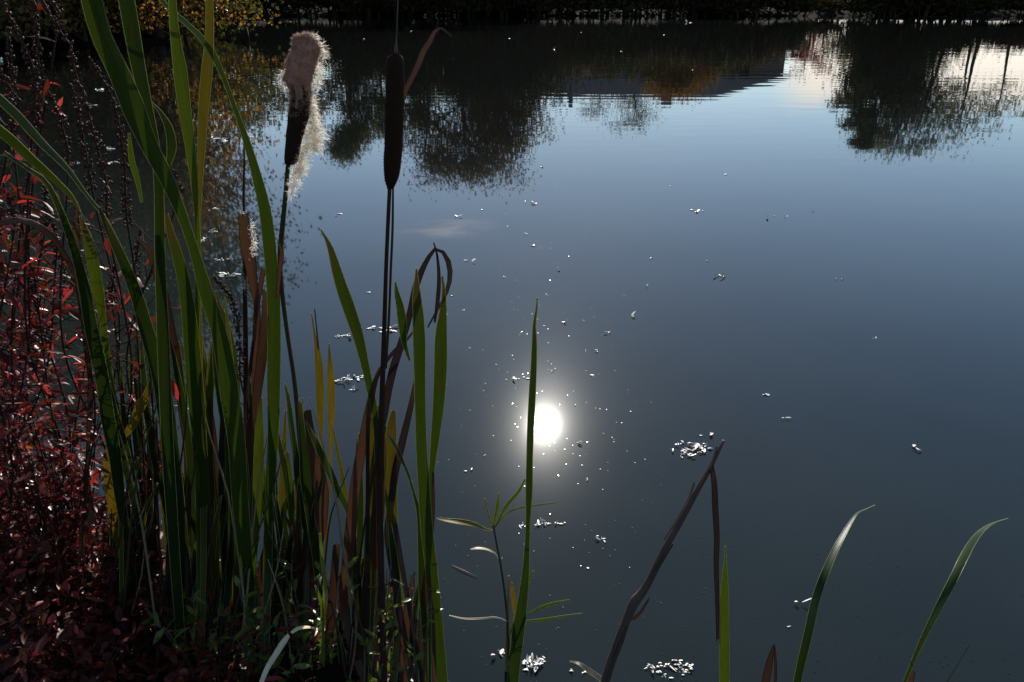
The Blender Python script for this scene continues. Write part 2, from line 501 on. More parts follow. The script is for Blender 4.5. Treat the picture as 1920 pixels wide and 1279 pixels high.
def stalk(parent, pts, dt, db, mat, name='stem', n=26, sides=8, ground=False, color=None):
    tot = [0.0]
    for i in range(1, len(pts)): tot.append(tot[-1] + math.dist(pts[i][:2], pts[i - 1][:2]))
    q = []
    for i, (x, y, wd_) in enumerate(pts):
        d = dt + (db - dt) * (tot[i] / tot[-1])
        p = P(x, y, d); r = (p - CAMP).dot(Vector((0, CP, -SP)))
        q.append([p.x, p.y, p.z, .5 * wd_ / F * r])
    if ground:
        b = WORLD_LOC[parent.name]
        q.append([b.x, b.y, b.z - .03, q[-1][3]])
    sp = spline(q, n)
    mb = MB(); mb.tube([Vector(s[:3]) for s in sp], [max(.0005, s[3]) for s in sp], sides)
    return mb.build(name, mat, parent, color=color), sp

def plant_base(px, d, py=1279):
    p = P(px, py, d)
    return Vector((p.x, d, max(-.03, ground_z(p.x, d))))

def cattail(px, d, label, group='cattail plants in the near clump'):
    b = plant_base(px, d - .11)
    return thing('cattail_plant', b, label, 'cattail', group)

def hairs(mb, centers_normals, L, Wd, m=0, bend=.4, rnd=RND):
    for c, nrm in centers_normals:
        l = L * rnd.uniform(.5, 1.3)
        d = (nrm + Vector((rnd.gauss(0, bend), rnd.gauss(0, bend), rnd.gauss(0, bend)))).normalized()
        s = d.cross(Vector((rnd.uniform(-1, 1), rnd.uniform(-1, 1), rnd.uniform(-1, 1)))).normalized() * (Wd * .5)
        d2 = (d + Vector((rnd.gauss(0, bend), rnd.gauss(0, bend), rnd.gauss(0, bend) - .15))).normalized()
        a = mb.vert(c - s); b = mb.vert(c + s); e = mb.vert(c + d * (l * .55) + s * .8); f = mb.vert(c + d * (l * .55) - s * .8)
        t = mb.vert(c + d * (l * .55) + d2 * (l * .45))
        mb.face((a, b, e, f), m); mb.face((f, e, t), m)

# --- plant 1: the tall broad leaves at the top left
p = cattail(455, 1.36, 'tallest cattail, its broad dark green leaf slanting from the top edge down through the clump')
blade(p, [(166,-25,47),(190,67,46),(222,134,49),(250,202,54),(278,269,42),(313,336,35),(341,403,24),(364,470,22),(388,554,32),(410,622,34),(428,722,42),(443,823,38),(450,930,36),(460,1040,30),(468,1130,24)], .86, 1.36, GREEN, (18, 5), n=40)
blade(p, [(233,-25,35),(249,67,34),(261,134,30),(276,202,24),(290,269,20),(297,336,20),(299,403,21),(300,480,22),(303,560,24),(306,640,26),(310,740,26),(315,850,26),(322,960,24),(328,1050,22),(336,1160,20),(344,1300,18)], 1.0, 1.32, DARK, (25, -10), n=40, ground=False)
# --- plant 2: pair of narrow upright leaves
p = cattail(375, 1.42, 'cattail with two narrow olive leaves forming a tall V below the golden shrub')
blade(p, [(321,-25,16),(328,67,20),(338,134,30),(346,202,27),(356,269,23),(364,336,16),(369,403,10),(372,480,12),(371,550,13),(368,640,12),(370,760,14),(372,880,14),(374,1000,14)], 1.05, 1.42, LIME, (30, 10), n=34)
blade(p, [(392,-25,15),(393,67,18),(388,134,24),(382,202,22),(378,269,17),(375,336,12),(373,403,8),(373,500,9),(374,650,12),(378,800,14),(382,950,14)], 1.1, 1.42, OLIVE, (-25, 10), n=34)
# --- plant 3: long arched leaf and brown cut stub
p = cattail(500, 1.40, 'cattail whose long green leaf arches over from the golden shrub beside the burst seed head')
blade(p, [(285,-20,10),(318,17,14),(345,40,16),(372,65,18),(390,85,20),(403,108,16),(423,155,11),(440,202,11),(457,249,14),(470,290,18),(483,336,22),(496,390,26),(503,440,28),(508,490,28),(513,560,28),(514,640,29),(513,720,29),(513,790,25),(509,870,22),(506,950,22),(502,1050,20)], 1.12, 1.40, GREEN, (12, -12), n=44)
blade(p, [(488,745,8),(486,820,20),(485,880,23),(483,950,23),(478,1010,16),(476,1080,12)], 1.38, 1.42, LIME, (10, 20))
blade(p, [(538,848,8),(545,920,14),(548,1000,12),(545,1080,10)], 1.42, 1.46, LIME, (10, 30))
stub = [(505,544,28),(502,590,27),(494,650,23),(484,722,20),(472,806,18),(464,870,16),(452,960,14)]
blade(p, stub, 1.36, 1.44, BROWN, (8, 12), True, name='cut_stem', cup=.6)
blade(p, [(494,503,10),(487,545,11),(480,585,9),(476,640,6)], 1.38, 1.40, REDB, (8, 12), True, name='broken_leaf', ground=False)

# --- plant 4: the burst seed head
p = cattail(575, 1.46, 'cattail with a burst seed head shedding tan fluff down one side')
st, sp = stalk(p, [(549,190,8),(545,260,9),(540,310,9),(535,370,9),(529,430,10),(525,480,10),(527,530,9),(538,620,8),(551,706,8),(560,790,10),(568,880,12),(575,980,14)], 1.20, 1.46, MAT['stem'], n=34, ground=True)
DH = 1.20
def head_frame(x0, y0, x1, y1, d):
    a, b = P(x0, y0, d), P(x1, y1, d); return a, b
# matted core: dark lower half, ragged tan top
core = MB()
prof = [(568,63,10),(572,66,42),(572,75,46),(571,90,56),(570,104,64),(568,118,64),(563,132,62),(558,146,58),(560,158,48),(563,170,42),(564,184,41),(562,200,42),(560,216,44),(557,232,40),(554,248,36),(551,264,33),(549,280,31),(547,295,29),(545,306,24),(544,309,8)]
rows = []
for i, (x, y, wd_) in enumerate(prof):
    c = P(x, y, DH); r = .46 * wd_ / F * (c - CAMP).dot(Vector((0, CP, -SP)))
    row = []
    for k in range(28):
        th = 2 * math.pi * k / 28
        dirv = Vector((math.cos(th), math.sin(th), 0))
        rough = 1 + (.42 if y < 175 else .07) * mnoise.noise(Vector((math.cos(th) * 1.3, math.sin(th) * 1.3, y * .05))) + (.16 if y < 175 else .04) * mnoise.noise(Vector((math.cos(th) * 4, math.sin(th) * 4, y * .13)))
        dep = .8 if y < 180 else 1
        row.append(core.vert(c + Vector((dirv.x * r * rough, dirv.y * r * rough * dep, 0))))
    rows.append(row)
for i in range(len(rows) - 1):
    for k in range(28):
        f = (rows[i][k], rows[i][(k + 1) % 28], rows[i + 1][(k + 1) % 28], rows[i + 1][k])
        core.face(f, 1 if prof[i][1] < 168 + 14 * math.sin(k * 1.3) + 8 * math.sin(k * 2.9) else 0)
core.face(rows[0], 1); core.face(rows[-1][::-1], 0)
hd = core.build('seed_head', [MAT['spike'], MAT['fluffdark']], p)
# short matted down over the top, and loose down blown out on the sunny right side
fl = MB()
cn = []
for _ in range(8500):
    i = RND.choice((0,1,2,3,4,5,6,7,8,9,10,11,0,1,2,3,4,5,6,7,8,9,10)); u = RND.random(); k = RND.randrange(28); u2 = RND.random(); k2 = (k + 1) % 28
    a = (Vector(core.v[rows[i][k]]) * (1 - u) + Vector(core.v[rows[i + 1][k]]) * u) * u2 + (Vector(core.v[rows[i][k2]]) * (1 - u) + Vector(core.v[rows[i + 1][k2]]) * u) * (1 - u2)
    if mnoise.noise(a * 160) < -.22: continue
    c = P(prof[i][0], prof[i][1], DH); nrm = (a - c); nrm.z = 0
    if nrm.length < 1e-5: continue
    cn.append((a, (nrm.normalized() + Vector((0, 0, .5)))))
hairs(fl, cn, .0052, .0006, 0, .85)
fl.build('down', [MAT['fluffdark']], hd)
fl = MB(); cn = []
def tuft(x, y, rx, ry, num, lean):
    for _ in range(num):
        c = P(x + RND.gauss(0, rx), y + RND.gauss(0, ry), DH + RND.gauss(0, .006))
        cn.append((c, Vector((lean + RND.gauss(0, .5), RND.gauss(0, .5), -.35 + RND.gauss(0, .4)))))
for x, y, rx, ry, num, ln in [(583,192,4,9,300,.8),(584,215,5,9,380,.9),(588,238,7,8,420,.9),(592,258,6,8,420,.8),(590,274,5,6,300,.5),(576,250,6,10,420,.7),
                              (572,275,6,9,420,.6),(564,295,5,9,380,.5),(558,315,5,9,360,.4),(552,335,3.5,9,260,.3),(547,353,2.5,7,160,.2),(566,318,4,5,160,.6),
                              (531,143,2,6,120,-.5),(535,157,2,5,110,-.4),(587,72,4,3,130,.5),(600,92,3,5,140,.8),(605,103,2,5,100,.8),(594,150,3,8,160,.9),(597,130,3,8,120,.9)]:
    tuft(x, y, rx, ry, int(num * .85), ln)
hairs(fl, cn, .0125, .0005, 0, .85)
fl.build('loose_fluff', MAT['fluff'], hd)
blade(p, [(524,455,4),(528,475,9),(524,510,10),(520,560,6)], 1.22, 1.26, REDB, (10, 20), True, name='sheath', ground=False)
blade(p, [(534,720,3),(540,745,8),(545,780,10),(552,830,10),(560,900,16),(572,970,20),(585,1040,18)], 1.40, 1.46, DARK, (10, 20))

# --- plant 5: the intact brown cattail
p = cattail(715, 1.30, 'cattail with an intact smooth dark brown seed head on a tall straight stalk')
DI = 1.22
stalk(p, [(731,345,8),(727,430,8),(724,500,8),(721,600,9),(718,690,10),(716,770,12),(714,850,13),(712,950,13)], DI, 1.28, MAT['lstem'], n=30, ground=True)
stalk(p, [(737,345,4),(736,430,5),(733,500,5),(729,600,5),(723,690,6)], DI + .006, 1.27, MAT['stem'], name='flower_stalk', n=20)
ih = MB(); cp = [(742,100,8),(741,103,22),(741,110,29),(741,120,32),(741,150,34),(740,190,35),(739,230,35),(738,270,34),(736,300,33),(735,320,30),(734,335,25),(733,347,17),(732,354,12)]
spp = spline([[*P(x, y, DI), .5 * wd_ / F * (P(x, y, DI) - CAMP).dot(Vector((0, CP, -SP)))] for x, y, wd_ in cp], 44)
rows = []
for i, s in enumerate(spp):
    row = []
    for k in range(36):
        th = 2 * math.pi * k / 36
        rr = s[3] * (1 + .03 * mnoise.noise(Vector((math.cos(th) * 2, math.sin(th) * 2, i * .3))))
        row.append(ih.vert((s[0] + math.cos(th) * rr, s[1] + math.sin(th) * rr, s[2])))
    rows.append(row)
for i in range(43):
    for k in range(36): ih.face((rows[i][k], rows[i][(k + 1) % 36], rows[i + 1][(k + 1) % 36], rows[i + 1][k]))
ih.face(rows[0]); ih.face(rows[-1][::-1])
hd = ih.build('seed_head', MAT['spike'], p)
cn = []
for _ in range(5000):
    i = RND.randrange(1, 42); k = RND.randrange(36); u = RND.random(); u2 = RND.random(); a = Vector(ih.v[rows[i][k]]).lerp(Vector(ih.v[rows[i + 1][k]]), u).lerp(Vector(ih.v[rows[i][(k + 1) % 36]]), u2); c = Vector(spp[i][:3]); nn = a - c
    if nn.length > 1e-5: cn.append((a, nn.normalized()))
fz = MB(); hairs(fz, cn, .0016, .00035, 0, .3); fz.build('velvet', MAT['velvet'], hd)
stalk(p, [(747,-25,2.2),(745,30,2.6),(743,80,3.4),(742,94,8),(742,103,7)], DI, DI, MAT['stem'], name='withered_tip', n=18)
blade(p, [(847,69,3),(838,60,5),(826,53,6),(814,62,9),(806,78,11),(795,95,12),(784,122,12),(773,145,11),(757,178,11),(749,215,10),(744,260,8),(741,300,5)], 1.27, 1.25, (.075, .045, .028), (25, 5), True, ground=False, name='dry_leaf', n=40, shine=(0, .16))

# --- plant 6: rusty split sheath with fluffy lips
p = cattail(470, 1.52, 'cattail with a rust brown split sheath fringed with fluff behind the arching green leaf')
blade(p, [(456,397,20),(458,425,25),(463,460,30),(469,490,27),(474,525,20),(481,565,15),(483,600,12),(478,680,12)], 1.30, 1.44, REDB, (5, 12), True, name='sheath', cup=.7)
stalk(p, [(457,250,2.5),(458,300,3.5),(457,345,4.5),(457,398,4),(458,480,7),(460,580,9),(461,700,10),(462,850,10)], 1.31, 1.5, MAT['lstem'], n=24, ground=True)
fl = MB(); cn = []; DH = 1.30
for x, y, rx, ry, num, ln in [(472,428,2.5,9,160,.7),(477,455,3,7,200,.9),(474,470,2.5,6,120,.6),(447,470,1.5,9,90,-.6),(452,510,2,9,110,-.5),(458,532,2,8,100,-.4),(455,400,4,2,60,.2)]: tuft(x, y, rx, ry, int(num * .55), ln)
hairs(fl, cn, .006, .0006, 0, .9); fl.build('fluff', MAT['fluff'], p)

# --- plant 7: broad leaves in the dense middle left
p = cattail(345, 1.44, 'cattail with a broad leaf bending right through the dense middle of the clump')
blade(p, [(186,390,6),(198,418,14),(215,455,21),(237,505,25),(258,560,28),(275,620,32),(295,680,37),(305,730,36),(315,800,36),(325,880,34),(335,960,30),(345,1050,26),(352,1130,20)], 1.14, 1.44, DARK, (15, -15), n=36)
blade(p, [(312,400,8),(318,430,16),(330,470,22),(343,520,26),(352,575,30),(358,630,33),(363,690,35),(369,760,35),(375,850,31),(380,950,28),(384,1050,22)], 1.2, 1.46, GREEN, (-12, 10), n=34)
blade(p, [(255,445,6),(268,455,12),(285,478,20),(296,510,22),(307,555,20),(318,610,20),(330,670,18),(340,760,16),(352,870,14)], 1.3, 1.46, BROWN, (20, 5), True, name='dry_leaf')
p = cattail(395, 1.50, 'cattail of thin bright green leaves half hidden behind the broad dark leaves')
blade(p, [(398,640,8),(394,700,14),(392,760,18),(396,850,20),(400,930,20),(404,1000,16),(404,1080,12)], 1.42, 1.52, LIME, (10, 25))
blade(p, [(405,545,3),(412,575,9),(422,600,14),(433,645,17),(441,695,15),(446,745,12),(440,830,10)], 1.38, 1.5, GREEN, (10, 25))
blade(p, [(372,590,8),(378,660,12),(384,740,14),(388,830,16),(392,940,14)], 1.44, 1.52, OLIVE, (30, 10))
blade(p, [(420,860,4),(428,930,14),(432,1000,18),(430,1080,16)], 1.5, 1.54, BROWN, (10, 25), True, name='dry_leaf')
blade(p, [(335,640,4),(340,700,10),(348,790,14),(352,880,16),(355,980,14)], 1.5, 1.54, DARK, (10, 25))

# --- plant 8: left edge leaves
p = cattail(240, 1.42, 'cattail with a long leaf running from the left edge over the red leaves')
blade(p, [(-30,160,26),(30,215,28),(80,270,23),(125,315,15),(160,362,9),(190,400,8),(212,440,12),(225,490,10)], .98, 1.2, DARK, (20, 40), ground=False, n=34)
blade(p, [(8,286,10),(50,315,12),(85,340,13),(115,400,15),(140,470,19),(158,540,24),(172,620,28),(190,700,28),(203,790,29),(215,850,26),(225,930,22),(240,1020,16),(250,1100,12)], 1.1, 1.42, DARK, (15, -10), n=38)
blade(p, [(150,405,4),(157,425,11),(168,462,22),(182,535,25),(191,590,16),(198,650,14),(208,720,14),(222,800,12)], 1.22, 1.4, LIME, (10, 25))
p = cattail(262, 1.46, 'cattail with a bent yellow green leaf folded across the gap above the red plants')
blade(p, [(284,712,7),(275,740,16),(262,765,23),(243,805,18),(222,828,17),(205,850,22),(205,900,21),(214,960,24),(228,1020,24),(240,1100,20),(248,1160,16)], 1.36, 1.46, YELLOW, (10, -15), n=36)
blade(p, [(203,715,8),(214,780,22),(232,845,25),(250,920,22),(262,990,17),(270,1060,13),(278,1130,10)], 1.34, 1.44, DARK, (5, 25), n=30)
blade(p, [(150,395,3),(130,365,14),(100,335,19),(60,300,28),(20,262,30),(-30,222,30)], 1.10, .86, GREEN, (30, 20), n=26, ground=False, name='leaf', shine=(0, .42))
blade(p, [(242,250,4),(247,300,12),(258,340,10),(266,380,5)], 1.25, 1.3, LIME, (10, 20), ground=False)
blade(p, [(282,190,3),(300,210,10),(316,240,18),(322,275,20),(316,310,10)], 1.25, 1.28, DARK, (30, 10), ground=False)
p = cattail(150, 1.45, 'cattail with a dry brown leaf arching over at the left edge above the red leaves')
blade(p, [(-20,424,12),(10,417,16),(40,413,17),(75,426,19),(100,446,18),(122,480,14),(140,512,10),(150,560,9),(160,640,9),(170,760,9)], 1.12, 1.4, BROWN, (25, 10), True, n=34, name='dry_leaf')
blade(p, [(143,392,6),(143,420,12),(144,460,14),(148,520,9),(158,600,7),(168,700,7)], 1.3, 1.42, REDB, (10, 20), True, name='broken_leaf')

# --- plant 9: green pointed leaf and the rusty leaf right of it
p = cattail(690, 1.36, 'cattail with a tapering green leaf leaning left, standing alone over open water')
blade(p, [(601,430,2),(608,442,4),(617,458,10),(631,507,19),(641,540,23),(651,568,25),(671,628,22),(684,682,16),(694,730,14),(703,775,12),(708,860,12)], 1.22, 1.34, GREEN, (5, 20), n=32)
blade(p, [(712,690,4),(702,720,10),(690,775,15),(680,830,18),(668,900,20),(659,980,22),(651,1060,22),(645,1150,20)], 1.30, 1.36, REDB, (12, -5), True, name='rusty_leaf', n=30)
blade(p, [(775,622,3),(760,640,6),(740,658,8),(714,692,8),(697,735,8),(690,800,7)], 1.30, 1.32, PURP, (20, 30), True, name='dry_leaf')
blade(p, [(714,760,10),(706,790,26),(700,850,28),(697,920,24),(694,1000,20),(690,1090,18)], 1.33, 1.38, OLIVE, (20, -15))
# --- plant 10: the tall group with the hooked leaf
p = cattail(800, 1.28, 'cattail with a broad upright leaf beside a hooked dry leaf over open water')
blade(p, [(781,503,2),(781,525,8),(781,550,15),(784,590,21),(786,640,24),(787,700,22),(788,760,21),(790,830,21),(794,900,23),(800,990,24),(808,1060,24),(816,1150,26),(824,1230,24),(832,1300,20)], 1.16, 1.26, GREEN, (15, -12), n=40)
blade(p, [(829,518,3),(832,545,6),(831,580,13),(827,630,23),(826,690,25),(822,760,22),(815,830,16),(808,900,9),(806,960,8)], 1.18, 1.26, GREEN, (-10, 25), n=30)
blade(p, [(802,614,2),(815,590,3),(829,565,5),(840,540,7),(844,512,9),(839,486,10),(828,470,8),(819,465,7),(808,476,8),(796,497,10),(782,530,13),(768,590,12),(752,645,14),(735,700,15),(722,770,13),(716,830,11)], 1.18, 1.30, PURP, (22, 5), True, n=44, name='hooked_leaf')
blade(p, [(813,455,1.5),(819,475,3),(823,520,6),(821,560,7),(815,605,3)], 1.2, 1.22, PURP, (20, 25), True, ground=False, name='dry_tip')
blade(p, [(741,528,2),(744,550,9),(750,575,15),(755,610,17),(758,640,10),(763,660,7),(768,676,4)], 1.2, 1.24, GREEN, (25, 40), ground=False)
blade(p, [(779,712,4),(770,762,10),(754,830,14),(742,880,14),(734,940,12),(728,1020,12)], 1.22, 1.28, PURP, (10, 25), True, name='dry_leaf')
blade(p, [(727,815,4),(740,833,9),(752,860,8),(764,885,5),(776,925,5),(786,965,10),(790,1030,14),(792,1110,14)], 1.22, 1.26, DARK, (30, 10))
blade(p, [(812,885,3),(812,960,6),(806,1030,8),(798,1110,16),(792,1200,16)], 1.24, 1.26, BROWN, (20, 5), True, name='dry_leaf')
# --- plant 11: dark tangle of old stems at the foot
p = cattail(725, 1.30, 'cattail of dark brown old leaves bundled at the foot of the intact seed head')
blade(p, [(738,770,8),(734,800,18),(733,860,24),(733,930,24),(736,1000,22),(742,1080,20),(748,1170,18)], 1.24, 1.30, OLIVE, (15, -15))
blade(p, [(722,800,8),(716,850,22),(711,920,24),(706,1000,24),(700,1090,22),(697,1180,22)], 1.26, 1.32, BROWN, (10, 25), True, name='dry_leaf')
blade(p, [(730,980,6),(738,1040,14),(744,1100,16),(746,1190,16),(748,1290,16)], 1.26, 1.3, DARK, (10, 25))
blade(p, [(775,1080,4),(766,1130,12),(760,1190,18),(757,1290,18)], 1.24, 1.28, REDB, (10, 25), True, name='dry_leaf')
blade(p, [(690,1040,6),(686,1100,14),(678,1180,16),(670,1280,16)], 1.28, 1.32, BROWN, (20, 5), True, name='dry_leaf')
blade(p, [(800,1080,3),(808,1140,9),(812,1200,9),(815,1280,8)], 1.22, 1.26, REDB, (10, 25), True, name='dry_leaf')
# --- plant 12: brown sheathed stub and green leaf crossing
p = cattail(600, 1.44, 'cattail stub of broken brown sheaths with a green leaf leaning across its right side')
blade(p, [(576,771,15),(580,800,16),(586,840,20),(596,885,27),(603,930,28),(600,990,24),(590,1060,18)], 1.36, 1.44, REDB, (8, 15), True, name='sheath', cup=.5)
blade(p, [(574,790,2),(590,826,12),(610,868,16),(632,915,15),(652,957,11),(664,1000,7),(660,1080,7)], 1.34, 1.42, GREEN, (5, 25))
blade(p, [(562,755,8),(568,830,15),(575,900,24),(585,970,23),(594,1050,16),(600,1120,14)], 1.38, 1.44, DARK, (5, 25))
blade(p, [(631,1022,13),(626,1090,15),(618,1180,17),(610,1290,18)], 1.32, 1.38, BROWN, (5, 20), True, name='cut_stem', cup=.5)
blade(p, [(600,1000,3),(604,1050,6),(610,1090,7),(606,1140,5)], 1.22, 1.26, (.20, .27, .03), (5, 20))  # lighter green stands in for sunlight on this small leaf
blade(p, [(591,1098,2),(596,1112,6),(604,1140,6)], 1.22, 1.26, (.20, .27, .03), (5, 20))  # same brightened green, sunlit look put into the colour
blade(p, [(632,1180,4),(640,1220,14),(648,1290,16)], 1.32, 1.36, DARK, (5, 20))
# --- plant 13: two small yellow tipped shoots
p = cattail(604, 1.52, 'young cattail shoot with two small yellow orange leaves rising side by side')
for pts in ([(584,588,1.5),(589,620,3),(594,650,9),(598,690,15),(600,740,15),(601,790,11),(602,840,5),(602,900,4)], [(617,645,2),(618,670,6),(620,705,13),(621,745,14),(621,790,12),(620,840,6),(618,900,4)]):
    blade(p, pts, 1.44, 1.5, YELLOW if pts[0][0] > 600 else (.17, .13, .018), (5, 20))
blade(p, [(590,580,1.2),(594,620,1.6),(597,655,3)], 1.44, 1.44, BROWN, (5, 10), True, ground=False, name='withered_tip')
# --- filling leaves in the dark heart of the clump
k = 0
for (px, label) in ((420, 'low cattail shoot of dark leaves left of the brown cut stub'), (310, 'low cattail shoot of dark leaves right of the yellow folded leaf'), (545, 'low cattail shoot of dark leaves below the burst seed head stalk'), (655, 'low cattail shoot of short dry leaves at the foot of the rusty leaf'), (500, 'low cattail shoot of dark leaves between the cut stub and the broken brown sheaths'), (755, 'low cattail shoot of dark leaves between the old leaf bundle and the broad upright leaf'), (225, 'low cattail shoot of dark leaves among the maroon shrubs')):
    p = cattail(px, 1.46, label)
    for j in range(8):
        x = px + RND.uniform(-50, 50); top = RND.uniform(830, 1010)
        col = RND.choice((DARK, DARK, DARK, BROWN, OLIVE, GREEN))
        if px == 755: top += 150; x = px + RND.uniform(-35, 45)
        if px == 655: top += 110; x = px + RND.uniform(-45, 60)
        blade(p, [(x + RND.uniform(-30, 30), top, 3), (x + RND.uniform(-10, 10), top + 80, 14), (x, top + 170, 20), (x * .6 + px * .4, top + 250, 20)], 1.42 + RND.uniform(-.06, .1), 1.47, col, (RND.uniform(-30, 30), RND.uniform(-30, 30)), col == BROWN, n=20)

for j, (px, label) in enumerate(((285, 'cattail shoot of thin dark leaves rising left of the broad bending leaf'), (330, 'cattail shoot of thin dark leaves between the tall broad leaf and the narrow V'), (415, 'cattail shoot of thin dark leaves just right of the narrow V'), (448, 'cattail shoot of thin dark leaves left of the split brown sheath'), (535, 'cattail shoot of thin dark leaves right of the arching green leaf foot'), (580, 'cattail shoot of thin dark leaves behind the broken brown sheaths'), (678, 'cattail shoot of thin dark leaves behind the rusty leaf'))):
    p = cattail(px, 1.5, label)
    for k in range(8):
        x = px + RND.uniform(-30, 30); top = RND.uniform(540, 830) + (170 if px > 520 else 0); ln = RND.uniform(-.16, .06)
        col = RND.choice((DARK, DARK, DARK, PURP, BROWN, GREEN, OLIVE)); w_ = RND.uniform(6, 15)
        pts = [(x + ln * (1150 - yy) + 8 * math.sin(yy * .01 + k), yy, w_ * f_) for yy, f_ in ((top, .15), (top + 40, .6), (top + 120, 1), (top + 220, 1), (max(top + 300, 1080), .9))]
        blade(p, pts, 1.40 + RND.uniform(-.08, .1), 1.5, col, (RND.uniform(-40, 40), RND.uniform(-40, 40)), col in (BROWN, PURP), n=20, name='dry_leaf' if col in (BROWN, PURP) else 'leaf')

for j, (px, label) in enumerate(((300, 'thin dead reed stems crossing behind the tall broad leaf foot'), (430, 'thin dead reed stems crossing between the V leaves and the cut stub'), (560, 'thin dead reed stems crossing below the burst seed head'), (650, 'thin dead reed stems crossing behind the rusty leaf foot'), (200, 'thin dead reed stems crossing in front of the folded yellow leaf'))):
    p = thing('dead_reed', plant_base(px, 1.3), label, 'dead reed', 'thin dead reeds tangled in the clump')
    for k in range(6):
        x = px + RND.uniform(-30, 30); top = RND.uniform(640, 1000) + (60 if px > 500 else 0); dx = RND.uniform(-120, 120)
        stalk(p, [(x + dx, top, 1.5), (x + dx * .7 + RND.uniform(-12, 12), top + 90, 3), (x + dx * .35, top + 210, 4), (x, max(top + 320, 1180), 5)], 1.36 + RND.uniform(-.1, .1), 1.32, RND.choice((MAT['lstem'], MAT['lstem'], MAT['stem'], MAT['straw'])), n=16, sides=5, ground=True)

# --- right hand single blades
G2 = 'single reed blades standing in open water'
def reed(px, d, label, name='reed'):
    return thing(name, plant_base(px, d), label, 'reed', G2)
p = reed(962, 1.30, 'slender dark reed blade standing right in front of the sun glint')
blade(p, [(1007,558,1.5),(1006,580,3),(1002,605,5),(1002,640,9),(1001,680,11),(998,740,13),(995,800,13),(993,860,12),(992,920,13),(990,980,9),(988,1030,10),(985,1080,15),(978,1140,21),(971,1190,25),(965,1240,24),(960,1300,22)], 1.16, 1.28, (.030, .056, .012), (12, -8), n=44)
p = reed(1358, 1.27, 'short straight green reed blade beside the broken brown stalk')
blade(p, [(1360,1024,1.5),(1360,1050,4),(1359,1080,11),(1358,1130,17),(1358,1200,19),(1358,1300,19)], 1.24, 1.26, LIME, (5, 10), n=24)
p = reed(1493, 1.27, 'curved dark reed blade with a pale shining upper half, right of the green one')
blade(p, [(1640,947,1),(1625,954,1.5),(1608,962,4),(1598,975,8),(1583,1000,12),(1567,1030,15),(1547,1075,18),(1531,1120,19),(1515,1190,19),(1503,1240,18),(1490,1300,16)], 1.55, 1.24, DARK, (14, -5), n=36, pw=2.6, shine=(0, .52))
p = reed(1690, 1.27, 'curved green reed blade with a bright bent tip, rightmost of the blades')
blade(p, [(1890,972,1),(1870,978,1.5),(1856,984,6),(1838,998,14),(1820,1022,18),(1806,1048,19),(1788,1085,19),(1762,1135,17),(1732,1195,12),(1710,1245,8),(1690,1300,7)], 1.62, 1.24, GREEN, (14, -5), n=36, pw=3.4, shine=(0, .34))
p = reed(1437, 1.26, 'short brown withered reed stub cut off by the lower edge')
blade(p, [(1452,1208,3),(1447,1225,8),(1441,1250,13),(1432,1300,15)], 1.25, 1.26, BROWN, (5, 15), True, n=14)
blade(p, [(1452,1212,2),(1454,1240,4),(1454,1300,4)], 1.25, 1.26, BROWN, (5, 15), True, n=12)
p = reed(1708, 1.25, 'small rust brown reed stub at the foot of the rightmost green blade')
blade(p, [(1712,1258,8),(1708,1270,13),(1704,1300,15)], 1.24, 1.25, REDB, (5, 15), True, n=10)
p = reed(1140, 1.25, 'grey reed leaf drooping low at the lower edge left of the broken stalk')
blade(p, [(1068,1240,2),(1085,1244,8),(1105,1258,13),(1125,1272,14),(1145,1290,12)], 1.30, 1.24, PURP, (55, 40), n=18)
p = reed(1120, 1.25, 'long broken brown stalk leaning right with a dry leaf hanging from its top', 'broken_stalk')
stalk(p, [(1357,826,5.7),(1345,850,7.4),(1330,880,9.0),(1310,915,10.7),(1290,952,11.5),(1268,992,12.3),(1245,1032,13.1),(1222,1080,13.9),(1205,1110,16.4),(1190,1128,19.7),(1176,1160,16.4),(1164,1190,16.4),(1148,1235,17.2),(1128,1300,18.0)], 1.25, 1.25, solid_mat('old_stalk', (.13, .088, .066), (.055, .036, .028), 60, .6, .4, .5, .002, 0, (1, 1, .15)), n=44, sides=10)
blade(p, [(1334,874,8),(1339,905,10),(1341,950,11),(1344,1010,10),(1343,1060,9),(1345,1130,7),(1346,1200,5)], 1.24, 1.26, PURP, (25, 60), True, ground=False, name='hanging_leaf', n=26)
blade(p, [(1217,1122,2),(1210,1134,4),(1201,1148,6),(1186,1162,8)], 1.24, 1.25, (.05, .035, .026), (20, 40), True, ground=False, name='torn_sheath', n=12)
for pts in ([(1302,905,2),(1291,938,4),(1272,972,4),(1246,1012,2)], [(1344,838,1.5),(1337,862,3),(1322,890,3),(1306,922,1.5)], [(1262,1020,2),(1236,1062,5),(1212,1102,5),(1199,1120,3)], [(1176,1176,2),(1166,1204,6),(1150,1244,6),(1136,1290,4)]):
    blade(p, pts, 1.236, 1.238, (.11, .080, .060), (10, 30), True, ground=False, name='frayed_fibre', n=12)

